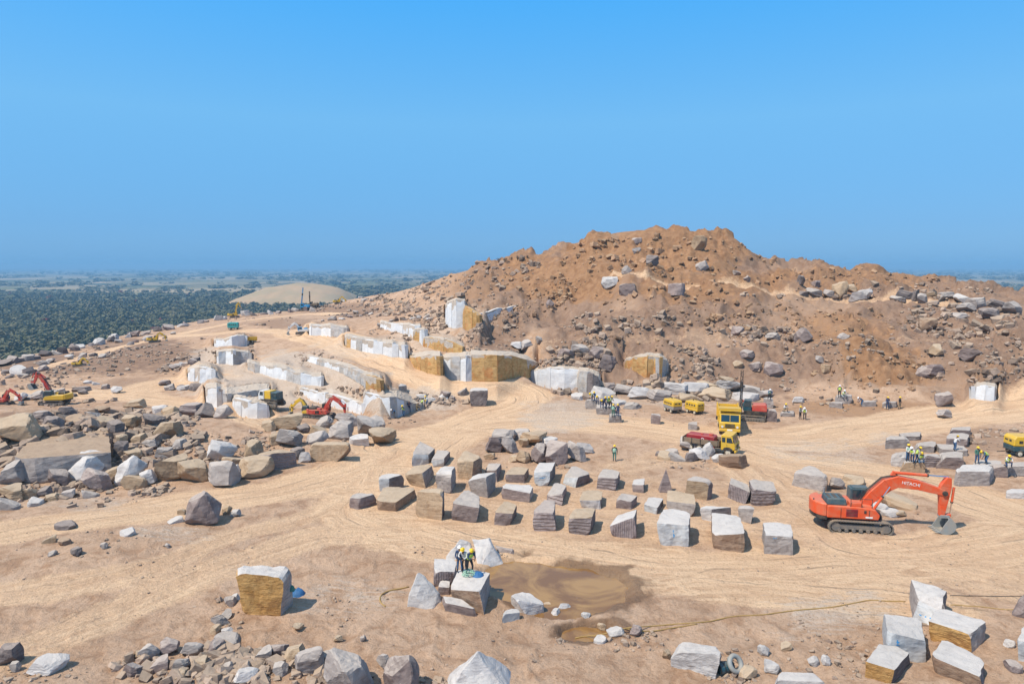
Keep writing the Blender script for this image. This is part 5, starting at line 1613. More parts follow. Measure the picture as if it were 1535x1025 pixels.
def arm_box(mb, pts, w, mi=0):
    """a box-section arm along a side line (x, z, half height)"""
    up, lo = [], []
    for i, (x, z, h) in enumerate(pts):
        a = pts[max(i - 1, 0)]; b = pts[min(i + 1, len(pts) - 1)]
        d = Vector((b[0] - a[0], b[1] - a[1])).normalized()
        up.append((x - d.y * h, z + d.x * h)); lo.append((x + d.y * h, z - d.x * h))
    for i in range(len(pts) - 1):
        mb.prism([up[i], up[i + 1], lo[i + 1], lo[i]], -w / 2, w / 2, mi)
    return up, lo

def ram(root, a, b, y, r=.09, name='hydraulic_ram', barrel='orange', split=.6):
    a, b = Vector((a[0], y, a[1])), Vector((b[0], y, b[1]))
    m = a.lerp(b, split)
    o = MB().cyl(a, m, r, n=10).build(name, M[barrel], root)
    MB().cyl(m, b, r * .55, n=8).build('ram_rod', M['chrome'], o)
    MB().cyl(m - (b - a).normalized() * .06, m + (b - a).normalized() * .06, r * 1.15, n=10).build('ram_gland', M['black'], o)
    return o

def excavator(label, loc, yaw, body='orange', boomc=None, cabc='tealdark', sc=1.0, swing=0.0, boom=None, stick=None, bucket=True, text=None, group='excavators in the quarry', hood='tealdark'):
    boomc = boomc or body
    root = empty('excavator', loc, yaw, sc)
    tag(root, label, 'excavator', group)
    crawler(root)
    MB().box((0, 0, .72), (2.4, 1.6, .5)).build('undercarriage', M['black'], root, bevel=.06)
    MB().cyl((0, 0, .9), (0, 0, 1.15), .75, n=20).build('slew_ring', M['black'], root)
    # house
    hb_ = MB()
    hb_.prism([(-2.5, 1.14), (1.25, 1.14), (1.35, 1.5), (1.0, 1.95), (-.2, 2.1), (-2.5, 2.1)], -1.4, 1.4)
    house = hb_.build('house', M[body], root, bevel=.06)
    MB().box((-.7, -1.405, 1.62), (.85, .03, .6)).build('air_grille', M['maroon'] if body == 'orange' else M['black'], house, bevel=.01)
    for k in range(5):
        MB().box((-.7, -1.425, 1.40 + k * .11), (.8, .02, .03)).build('grille_slat', M['black'], house)
    MB().box((.55, -1.41, 1.55), (.04, .03, .7)).build('door_seam', M['black'], house)
    MB().box((.25, -1.42, 1.75), (.16, .03, .22)).build('door_handle', M['black'], house)
    MB().box((-1.5, -1.405, 1.55), (.03, .03, .8)).build('door_seam', M['black'], house)
    # counterweight, rounded at the back
    cw = []
    n = 12
    for k in range(n + 1):
        a = math.pi / 2 + math.pi * k / n
        cw.append((-2.5 + 0.95 * math.cos(a) * (1 if abs(math.cos(a)) < .99 else 1), 1.4 * math.sin(a)))
    w_ = MB(); w_.prism(cw, 1.2, 2.25, axis='z')
    cwo = w_.build('counterweight', M[body], root, bevel=.08)
    MB().prism([(x * .98 - .02, y * .97) for x, y in cw], .95, 1.22, axis='z').build('belly_plate', M['black'], root)
    MB().cyl((-3.3, -.5, 1.9), (-3.3, -.5, 2.35), .05).build('lifting_eye', M['black'], cwo)
    # engine hood and exhaust
    hd = MB().box((-1.75, -.35, 2.34), (1.5, 1.7, .5), taper=(.9, .88)).build('engine_hood', M[hood], root, bevel=.07)
    for k in range(3):
        MB().box((-2.2 + k * .45, -.35, 2.6), (.22, .9, .03)).build('hood_vent', M['black'], hd)
    MB().cyl((-2.3, .5, 2.2), (-2.3, .5, 2.95), .08, n=10).build('exhaust_pipe', M['steel'], root)
    MB().box((-.4, -.9, 2.25), (.9, .8, .3)).build('tool_box', M[body], root, bevel=.04)
    hr = MB()
    for x in (-.8, .0, .75):
        hr.cyl((x, -1.33, 2.05), (x, -1.33, 2.75), .025, n=6)
    hr.cyl((-.8, -1.33, 2.75), (.75, -1.33, 2.75), .025, n=6)
    hr.build('handrail', M['black'], root)
    # cab on the left
    cb = MB()
    cb.prism([(-.35, 1.5), (1.3, 1.5), (1.42, 2.1), (1.12, 3.0), (-.3, 3.0)], .42, 1.38)
    cab = cb.build('cab', M[cabc], root, bevel=.05)
    MB().prism([(1.46, 2.1), (1.16, 2.92), (1.12, 2.92), (1.42, 2.1)], .52, 1.28).build('windscreen', M['glass'], cab)
    for y in (.405, 1.395):
        MB().prism([(-.15, 2.1), (.5, 2.1), (.45, 2.88), (-.15, 2.88)], y - .015, y + .015).build('side_window', M['glass'], cab)
        MB().prism([(.6, 2.1), (1.25, 2.1), (1.02, 2.88), (.55, 2.88)], y - .015, y + .015).build('side_window', M['glass'], cab)
    MB().box((.45, .9, 3.03), (1.2, .8, .06)).build('cab_roof', M[cabc], cab, bevel=.02)
    # boom
    boom = boom or [(.35, 1.75, .30), (1.25, 2.75, .44), (2.15, 3.62, .50), (2.9, 3.92, .46), (4.4, 3.72, .36), (6.25, 3.22, .22)]
    bmb = MB()
    up, lo = arm_box(bmb, boom, .55)
    bo = bmb.build('boom', M[boomc], root, bevel=.03)
    MB().cyl((boom[0][0], -.42, boom[0][1]), (boom[0][0], .42, boom[0][1]), .2, n=12).build('boom_pivot', M['black'], bo)
    k = len(boom) - 1
    e = boom[k]
    MB().cyl((e[0], -.36, e[1]), (e[0], .36, e[1]), .2, n=12).build('boom_tip_pin', M['black'], bo)
    if text:
        a, b = boom[3], boom[4]
        ang = math.atan2(b[1] - a[1], b[0] - a[0])
        lettering(text, .34, M['letter'], ((a[0] + b[0]) / 2 + .15, -.283, (a[1] + b[1]) / 2), (math.pi / 2, -ang, 0), bo)
        lettering(text, .34, M['letter'], ((a[0] + b[0]) / 2, .283, (a[1] + b[1]) / 2), (math.pi / 2, ang, math.pi), bo)
        MB().box((.55, -1.415, 1.33), (.5, .03, .12)).build('maker_decal', M['letter'], house)
    # lift rams from the house to the boom bend
    j = 2
    for y in (-.42, .42):
        ram(root, (1.05, 1.45), (boom[j][0] + .1, boom[j][1] - .05), y, .1, barrel=boomc)
    # hoses along the boom
    hs_ = MB()
    for y in (-.12, 0.0, .12):
        hs_.tube([(boom[0][0] - .1, y, boom[0][1] + .5), (boom[1][0] - .5, y, boom[1][1] + .35), (up[2][0] - .1, y, up[2][1] + .12), (up[3][0], y, up[3][1] + .06)], .03)
    hs_.build('hydraulic_hose', M['black'], bo)
    # stick
    stick = stick or [(6.55, 4.45, .16), (6.35, 3.7, .40), (6.28, 3.1, .38), (6.25, 2.2, .26), (6.2, 1.35, .17)]
    smb = MB()
    arm_box(smb, stick, .42)
    so = smb.build('stick', M[boomc], root, bevel=.03)
    # stick ram above the boom
    ram(root, (up[3][0] - .3, up[3][1] + .22), (stick[0][0], stick[0][1]), 0, .12, barrel=boomc, split=.62)
    MB().prism([(up[3][0] - .5, up[3][1]), (up[3][0] - .3, up[3][1] + .35), (up[3][0] - .1, up[3][1])], -.12, .12).build('ram_bracket', M[boomc], bo)
    dx = stick[-1][0]; dz = stick[-1][1]
    sd_ = Vector((stick[-1][0] - stick[1][0], stick[-1][1] - stick[1][1])).normalized()
    out = Vector((-sd_.y, sd_.x))
    if out.x < 0: out = -out
    a = Vector((stick[1][0], stick[1][1])) + out * .62; b = Vector((dx, dz)) + out * .62 - sd_ * .15
    ram(root, tuple(a), tuple(b), 0, .09, name='bucket_ram', barrel=boomc, split=.55)
    MB().prism([(dx, dz + .05), (b.x, b.y + .1), (b.x, b.y - .12), (dx, dz - .16)], -.16, .16).build('bucket_link', M[boomc], so)
    if bucket:
        # open scoop, mouth to the machine
        n = 9
        prof = []
        for q in range(n + 1):
            a = math.radians(75 - 205 * q / n)
            prof.append((dx + .12 + .72 * math.cos(a), dz - .62 + .66 * math.sin(a)))
        vs, fs = [], []
        wv = .68
        inner = [(dx + .12 + (x - dx - .12) * .9, dz - .62 + (z - dz + .62) * .9) for x, z in prof]
        for P_ in (prof, inner):
            for x, z in P_:
                vs.append((x, -wv, z)); vs.append((x, wv, z))
        o2 = 2 * (n + 1)
        for q in range(n):
            fs.append((2 * q, 2 * q + 1, 2 * q + 3, 2 * q + 2)); fs.append((o2 + 2 * q, o2 + 2 * q + 2, o2 + 2 * q + 3, o2 + 2 * q + 1))
        fs.append((0, o2, o2 + 1, 1)); fs.append((2 * n, 2 * n + 1, o2 + 2 * n + 1, o2 + 2 * n))
        m_ = MB(); m_._add(vs, fs, 0)
        for s in (-1, 1):
            m_.prism(prof, s * wv - .03, s * wv + .03)
        bk = m_.build('bucket', M['bucket'], root)
        for q in range(5):
            y = -.6 + q * .3
            x, z = prof[-1]
            MB().prism([(x + .05, z + .06), (x - .28, z - .02), (x + .05, z - .07)], y - .05, y + .05).build('tooth', M['bucket'], bk)
        for q in (-.35, 0, .35):
            MB().prism([(p[0] + (p[0] - dx - .12) * .05, p[1] + (p[1] - dz + .62) * .05) for p in prof[1:7]] , q - .04, q + .04).build('wear_strip', M['bucket'], bk)
        MB().prism([(dx - .15, dz + .12), (dx + .5, dz + .1), (dx + .45, dz - .1), (dx - .15, dz - .1)], -.3, .3).build('bucket_ear', M['bucket'], bk)
    return root

def wheel(root, c, r=.5, w=.28, side=1):
    t = MB()
    t.cyl((c[0], c[1] - w / 2, c[2]), (c[0], c[1] + w / 2, c[2]), r, n=20)
    t_ = t.build('wheel', M['rubber'], root, bevel=.05)
    y = c[1] + side * w / 2
    MB().cyl((c[0], y - side * .02, c[2]), (c[0], y + side * .02, c[2]), r * .62, n=16).build('rim', M['rim'], t_)
    MB().cyl((c[0], y, c[2]), (c[0], y + side * .06, c[2]), r * .22, n=10).build('hub', M['rim'], t_)
    return t_

def truck(label, loc, yaw, body, sc=1.0, tipper=True, name='dump_truck'):
    root = empty(name, loc, yaw, sc)
    tag(root, label, 'truck', 'trucks in the quarry')
    MB().box((-.4, 0, .85), (6.6, .85, .28)).build('chassis', M['black'], root, bevel=.03)
    for x in (2.15, -1.5, -2.7):
        for s in (-1, 1):
            wheel(root, (x, s * 1.02, .5), side=s)
            if x < 0:
                wheel(root, (x, s * .70, .5), side=s)
        MB().cyl((x, -1, .5), (x, 1, .5), .09, n=8).build('axle', M['black'], root)
    cab = MB()
    cab.prism([(1.25, .75), (2.75, .75), (3.0, 1.0), (3.0, 1.55), (2.9, 1.65), (2.62, 2.5), (2.5, 2.68), (1.25, 2.68)], -1.2, 1.2)
    cb = cab.build('cab', M[body], root, bevel=.05)
    # wheel arch shadows and bumper
    MB().box((3.02, 0, .72), (.22, 2.4, .34)).build('bumper', M[body], cb, bevel=.04)
    ang = math.atan2(.85, -.28)
    g = MB(); g._add([(2.915, -1.0, 1.7), (2.915, 1.0, 1.7), (2.655, 1.0, 2.46), (2.655, -1.0, 2.46), (2.87, -1.0, 1.68), (2.87, 1.0, 1.68), (2.61, 1.0, 2.44), (2.61, -1.0, 2.44)], [(0, 1, 2, 3), (7, 6, 5, 4), (0, 4, 5, 1), (1, 5, 6, 2), (2, 6, 7, 3), (3, 7, 4, 0)], 0)
    g.build('windscreen', M['glass'], cb)
    MB().box((2.79, 0, 2.08), (.06, .05, .8), rot=(0, -.32, 0)).build('windscreen_bar', M[body], cb)
    for s in (-1, 1):
        MB().prism([(1.95, 1.75), (2.72, 1.75), (2.5, 2.4), (1.95, 2.4)], s * 1.2 - .015, s * 1.2 + .015).build('side_window', M['glass'], cb)
        MB().box((1.58, s * 1.2, 2.08), (.42, .03, .62)).build('side_window', M['glass'], cb)
        dr = MB().box((2.3, s * 1.2, 1.3), (.9, .025, .75)).build('door', M[body], cb)
        MB().box((2.0, s * 1.22, 1.42), (.14, .03, .05)).build('door_handle', M['black'], dr)
        MB().cyl((3.0, s * .85, 1.1), (3.06, s * .85, 1.1), .14, n=12).build('headlight', M['lamp'], cb)
        mr = MB(); mr.cyl((2.75, s * 1.2, 2.3), (2.85, s * 1.5, 2.3), .02, n=6); mr.box((2.85, s * 1.5, 2.1), (.06, .2, .42)); mr.build('mirror', M['black'], cb)
        MB().prism([(1.5, .75), (1.62, 1.05), (2.0, 1.2), (2.35, 1.18), (2.7, .98), (2.78, .75)], s * 1.205 - .02, s * 1.205 + .02).build('wheel_arch_shade', M['black'], cb)  # flat black plate stands in for the shade inside the wheel arch
    gr = MB()
    for k in range(5):
        gr.box((3.01, 0, 1.02 + k * .1), (.05, 1.1, .05))
    gr.build('radiator_grille', M['black'], cb)
    MB().box((2.05, 0, 2.72), (1.2, 2.2, .06)).build('cab_roof', M[body], cb, bevel=.02)
    MB().box((3.14, 0, .75), (.02, .6, .16)).build('number_plate', M['letter'], cb)
    if tipper:
        bx = MB()
        zf, zt = 1.15, 2.75
        bx.box((-1.35, 0, zf), (4.7, 2.4, .12))
        bx.box((-1.35, -1.2, (zf + zt) / 2), (4.7, .1, zt - zf)); bx.box((-1.35, 1.2, (zf + zt) / 2), (4.7, .1, zt - zf))
        bx.box((.98, 0, (zf + zt + .35) / 2), (.1, 2.5, zt - zf + .35)); bx.box((-3.7, 0, (zf + zt) / 2 - .1), (.1, 2.4, zt - zf - .2))
        bd = bx.build('tipper_body', M[body], root, bevel=.02)
        MB().prism([(.95, 3.05), (2.75, 3.15), (2.8, 3.25), (.95, 3.15)], -1.25, 1.25).build('cab_guard', M[body], bd)
        MB().box((2.74, 0, 3.08), (.06, 2.5, .3)).build('guard_lip', M[body], bd)
        for s in (-1, 1):
            for k in range(6):
                MB().box((-3.4 + k * .82, s * 1.28, (zf + zt) / 2), (.1, .08, zt - zf)).build('side_rib', M[body], bd)
    else:
        MB().box((-1.35, 0, 1.12), (4.7, 2.35, .1)).build('bed_floor', M['wood'], root)
        for s in (-1, 1):
            for k in range(3):
                MB().box((-1.35, s * 1.18, 1.28 + k * .2), (4.7, .05, .18)).build('side_board', M['wood'], root)
            for k in range(5):
                MB().box((-3.6 + k * 1.12, s * 1.22, 1.45), (.08, .06, .68)).build('stake', M['black'], root)
        for k in range(3):
            MB().box((-3.7, 0, 1.28 + k * .2), (.05, 2.3, .18)).build('tail_board', M['wood'], root)
            MB().box((1.0, 0, 1.28 + k * .2), (.05, 2.3, .18)).build('head_board', M['wood'], root)
        for s in (-1, 1):
            MB().box((-.2, s * .95, .72), (1.2, .4, .45)).build('fuel_tank', M['maroon'], root, bevel=.08)
    return root

def compressor(label, loc, yaw, body='yellow', lower='yellow', sc=1.0, group='compressors in the quarry'):
    root = empty('air_compressor', loc, yaw, sc)
    tag(root, label, 'compressor', group)
    MB().prism([(-1.25, .5), (1.25, .5), (1.3, .95), (-1.3, .95)], -.75, .75).build('lower_casing', M[lower], root, bevel=.04)
    hd = MB().prism([(-1.3, .97), (1.3, .97), (1.28, 1.6), (1.1, 1.85), (-1.1, 1.85), (-1.28, 1.6)], -.76, .76).build('hood', M[body], root, bevel=.07)
    for s in (-1, 1):
        for k in range(4):
            MB().box((-.8 + k * .5, s * .765, 1.35), (.32, .02, .25)).build('louvre', M['black'], hd)
    MB().box((1.29, .25, 1.4), (.03, .3, .18)).build('gauge_panel', M['black'], hd)
    MB().box((1.29, -.3, 1.4), (.03, .4, .12)).build('louvre', M['black'], hd)
    MB().cyl((-.5, .2, 1.8), (-.5, .2, 2.05), .07, n=8).build('exhaust_stub', M['black'], hd)
    MB().box((0, 0, .42), (2.3, .7, .16)).build('chassis', M['black'], root)
    for x in (-.75, .75):
        for s in (-1, 1):
            wheel(root, (x, s * .7, .3), .3, .2, s)
    MB().cyl((1.2, 0, .4), (2.2, 0, .3), .05, n=8).build('tow_bar', M['black'], root)
    return root

def drill_rig(label, loc, yaw, body, mast_h=7.0, tilt=0.0, mastc=None, cabc='tealdark', sc=1.0):
    root = empty('drill_rig', loc, yaw, sc)
    tag(root, label, 'drill rig', 'drill rigs in the quarry')
    crawler(root, 3.0, 1.8, .4, .7)
    MB().box((-.3, 0, 1.05), (2.8, 1.7, .5)).build('deck', M['black'], root, bevel=.04)
    MB().prism([(-1.7, 1.3), (.1, 1.3), (.1, 2.1), (-1.5, 2.2), (-1.7, 2.0)], -.85, .85).build('engine_cover', M[body], root, bevel=.06)
    cb = MB().prism([(.2, 1.3), (1.2, 1.3), (1.3, 1.9), (1.05, 2.7), (.2, 2.7)], -.1, .85).build('cab', M[cabc], root, bevel=.05)
    MB().prism([(1.33, 1.9), (1.09, 2.6), (1.06, 2.6), (1.3, 1.9)], 0, .75).build('windscreen', M['glass'], cb)
    MB().prism([(.35, 1.85), (1.15, 1.85), (.95, 2.55), (.35, 2.55)], .845, .875).build('side_window', M['glass'], cb)
    ms = MB()
    t = Vector((math.sin(tilt), 0, math.cos(tilt)))
    b0 = Vector((1.5, -.5, .3))
    for a, b in ((-.13, -.13), (.13, -.13), (.13, .13), (-.13, .13)):
        ms.cyl(b0 + Vector((a, b, 0)), b0 + Vector((a, b, 0)) + t * mast_h, .045, n=6)
    n = int(mast_h / .5)
    for k in range(n):
        p = b0 + t * (mast_h * k / n); q = b0 + t * (mast_h * (k + 1) / n)
        s = 1 if k % 2 else -1
        ms.cyl(p + Vector((.13 * s, -.13, 0)), q + Vector((-.13 * s, -.13, 0)), .025, n=5)
        ms.cyl(p + Vector((.13 * s, .13, 0)), q + Vector((-.13 * s, .13, 0)), .025, n=5)
    ma = ms.build('mast', M[mastc or body], root)
    c = b0 + t * mast_h * .7
    MB().box(c, (.4, .4, .7), rot=(0, tilt, 0)).build('drill_head', M['black'], ma, bevel=.03)
    MB().cyl(b0 + Vector((0, 0, -.2)), c, .06, n=8).build('drill_rod', M['steel'], ma)
    am = MB(); am.cyl((.1, -.5, 1.4), (1.35, -.5, 2.4), .12, n=8); am.build('boom', M[body], root)
    return root

def on_ground(px, py):
    p = hit(px, py)
    return p

# main orange excavator
p = at_z(1281, 789, 0); p.z = float(H(p.x, p.y)) - .04
excavator('large orange excavator with raised bent boom and grey bucket resting on the sand', p, R(-10), text='HITACHI', sc=.97)
# trucks
p = on_ground(1069, 677)
flat = truck('yellow cab flatbed truck with wooden sides carrying a red tank', p, R(-32), 'yellow', tipper=False, name='flatbed_truck', sc=.84)
tk = empty('tank', flat.matrix_world.translation if False else p, R(-32), .84)
tag(tk, 'dark red box tank riding on the bed of the yellow flatbed truck', 'tank')
MB().prism([(-3.3, 1.18), (.3, 1.18), (.3, 2.0), (.1, 2.15), (-3.2, 2.15), (-3.3, 2.0)], -.8, .8).build('tank_body', M['maroon'], tk, bevel=.06)
MB().cyl((-.3, 0, 2.1), (-.3, 0, 2.35), .3, n=14).build('tank_lid', M['red'], tk)
MB().cyl((-1.5, 0, 2.1), (-1.5, 0, 2.25), .2, n=12).build('tank_lid', M['red'], tk)
MB().cyl((-1.2, -.80, 1.7), (-1.2, -.83, 1.7), .18, n=16).build('round_emblem', M['letter'], tk)
MB().cyl((-1.2, -.82, 1.7), (-1.2, -.835, 1.7), .11, n=16).build('round_emblem', M['maroon'], tk)
p = on_ground(1094, 655)
truck('yellow tipper truck with a high headboard parked behind the flatbed truck', p + Vector((.9, 3.4, 0)), R(-105), 'yellow', sc=1.0)
# drill rig beside it
drill_rig('red drill rig with dark cab and rusty upright mast at the foot of the hill', on_ground(1128, 629), R(160), 'red', 6.0, 0.0, 'black')
# compressors
compressor('small yellow compressor with a grey lower side facing the sand', on_ground(1008, 617), R(-70), 'yellow', 'steel', .95)
compressor('plain yellow compressor beside the grey sided one', on_ground(1041, 619), R(-60), 'yellow', 'yellow', .9)
compressor('yellow over dark teal compressor beside the right hand drill crew', on_ground(1533, 682), R(175), 'yellow', 'tealdark', 1.15)
# far machines
low = [(.35, 1.75, .28), (1.1, 3.0, .36), (1.9, 4.1, .40), (2.5, 4.3, .36), (3.6, 3.5, .3), (4.6, 2.4, .2)]
lows = [(4.9, 3.2, .14), (4.75, 2.5, .3), (4.7, 2.2, .3), (4.7, 1.7, .22), (4.75, 1.1, .15)]
excavator('red excavator with a peaked boom behind the middle left boulder heap', on_ground(484, 627), R(-4), 'red', boom=low, stick=lows, cabc='black', hood='black', sc=.62)
excavator('yellow backhoe digger with dark cab half hidden behind the boulders', on_ground(460, 627) + Vector((0, 1, 0)), R(170), 'yellow', cabc='tealdark', hood='tealdark', sc=.5, boom=low, stick=lows)
excavator('yellow excavator with black engine hood parked behind the left rubble mound', at_z(82, 606, 0.0), R(186), 'yellow', boomc='red', hood='black', sc=.72, boom=[(.35, 1.75, .28), (1.0, 3.2, .3), (1.6, 4.6, .3), (2.0, 5.3, .3), (2.4, 6.0, .25), (2.6, 6.4, .2)], stick=[(2.8, 6.7, .12), (2.9, 6.2, .25), (3.0, 5.8, .25), (3.3, 5.0, .2), (3.6, 4.4, .15)])
excavator('red excavator with a low folded arm at the far left behind the rubble', at_z(4, 607, 0.0), R(5), 'red', boom=low, stick=lows, cabc='black', hood='black', sc=.5)
excavator('white and blue excavator beside the square white wall', on_ground(452, 501), R(195), 'whitep', cabc='blue', hood='blue', sc=.55, boom=low, stick=lows)
excavator('ochre yellow excavator with its boom raised on the left crest', on_ground(352, 476), R(20), 'yellow', sc=.65, boom=[(.35, 1.75, .3), (.6, 3.2, .35), (.9, 4.6, .35), (1.2, 5.6, .3), (1.5, 6.6, .28), (1.8, 7.6, .2)], stick=[(2.0, 8.0, .15), (2.1, 7.4, .3), (2.3, 6.8, .3), (2.6, 6.0, .25), (2.9, 5.2, .2)])
excavator('yellow excavator on top of the grey stone terrace', on_ground(507, 455), R(10), 'yellow', sc=.55, boom=low, stick=lows)
excavator('dark yellow excavator among rocks on the left terrace near the crest road', on_ground(232, 513), R(15), 'yellow', hood='black', cabc='black', sc=.5, boom=low, stick=lows)
excavator('small orange yellow digger half hidden by dark rocks on the left slope', on_ground(118, 549), R(5), 'yellow', hood='black', cabc='black', sc=.36, boom=low, stick=lows)
drill_rig('bright blue drill rig with a tall leaning blue mast on the crest', on_ground(457, 466), R(180), 'blue', 8.0, -.12, 'blue', 'blue', 1.0)
drill_rig('brown yellow drill rig with a dark upright mast beside the blue rig', on_ground(470, 463), R(175), 'wood', 6.0, 0.0, 'black', 'wood', 1.0)
compressor('teal compressor on the far left terrace', on_ground(350, 494), R(10), 'teal', 'teal', 1.0)
truck('small yellow dumper above the pale blue rock face', on_ground(374, 513), R(200), 'yellow', sc=.42)
# white cabbed loader on the low bench
ld = empty('track_loader', on_ground(408, 608), R(-20), .85)
tag(ld, 'tracked loader with white cab, yellow middle and dark green rear', 'loader')
crawler(ld, 3.4, 2.0, .45, .8)
MB().box((0, 0, 1.0), (3.4, 1.6, .4)).build('deck', M['black'], ld, bevel=.04)
cb = MB().prism([(-2.0, 1.0), (-.9, 1.0), (-.9, 2.5), (-1.7, 2.5), (-2.0, 1.9)], -.8, .8).build('cab', M['whitep'], ld, bevel=.05)
MB().prism([(-1.75, 1.75), (-1.05, 1.75), (-1.05, 2.35), (-1.6, 2.35)], -.815, -.79).build('side_window', M['glass'], cb)
MB().box((-.25, 0, 1.85), (1.2, 1.5, 1.3)).build('engine_housing', M['yellow'], ld, bevel=.06)
MB().box((1.0, 0, 1.75), (1.25, 1.5, 1.2)).build('radiator_housing', M['tealdark'], ld, bevel=.05)
for k in range(5):
    MB().box((.5 + k * .25, -.76, 1.75), (.08, .03, .9)).build('grille_slat', M['black'], ld)
# ------------------------------------------------------------------ people (local: y forward, z up, feet at 0)
def J(pelvis, chest, neck, head, sh, el, wr, hip, kn, an, toe):
    return dict(pelvis=pelvis, chest=chest, neck=neck, head=head, sh=sh, el=el, wr=wr, hip=hip, kn=kn, an=an, toe=toe)
POSE = {
 'stand': J((0, 0, .93), (0, .01, 1.28), (0, .02, 1.47), (0, .04, 1.60), [(.19, 0, 1.40)] * 2, [(.27, .0, 1.14), (.27, .04, 1.13)], [(.27, .1, .90), (.22, .22, .95)], (.10, 0, .90), [(.12, .05, .49), (.11, .0, .49)], [(.13, .06, .09), (.12, -.06, .09)], [(.14, .20, .04), (.13, .08, .04)]),
 'work': J((0, -.05, .92), (0, .10, 1.25), (0, .17, 1.42), (0, .24, 1.54), [(.19, .13, 1.36)] * 2, [(.28, .22, 1.10), (.27, .26, 1.12)], [(.12, .42, 1.0), (.08, .46, 1.12)], (.11, -.05, .89), [(.16, .10, .48), (.14, -.02, .48)], [(.17, .02, .09), (.15, -.18, .09)], [(.19, .17, .04), (.17, -.04, .04)]),
 'bend': J((0, -.15, .88), (0, .17, 1.12), (0, .33, 1.18), (0, .46, 1.20), [(.19, .25, 1.16)] * 2, [(.23, .34, .88), (.23, .36, .90)], [(.14, .42, .62), (.10, .46, .66)], (.11, -.14, .85), [(.16, .04, .47), (.14, -.04, .46)], [(.17, -.06, .09), (.15, -.16, .09)], [(.19, .10, .04), (.17, -.01, .04)]),
 'kneel': J((0, -.08, .42), (0, .08, .76), (0, .16, .94), (0, .23, 1.06), [(.19, .12, .88)] * 2, [(.27, .28, .66), (.26, .30, .68)], [(.14, .46, .58), (.10, .5, .62)], (.11, -.06, .40), [(.17, .36, .50), (.16, .28, .09)], [(.17, .34, .09), (.15, -.18, .09)], [(.18, .48, .04), (.15, -.3, .05)]),
}
RAD = dict(pelvis=.15, chest=.165, neck=.062, head=.105, sh=.075, el=.052, wr=.036, hip=.105, kn=.068, an=.048, toe=.038)

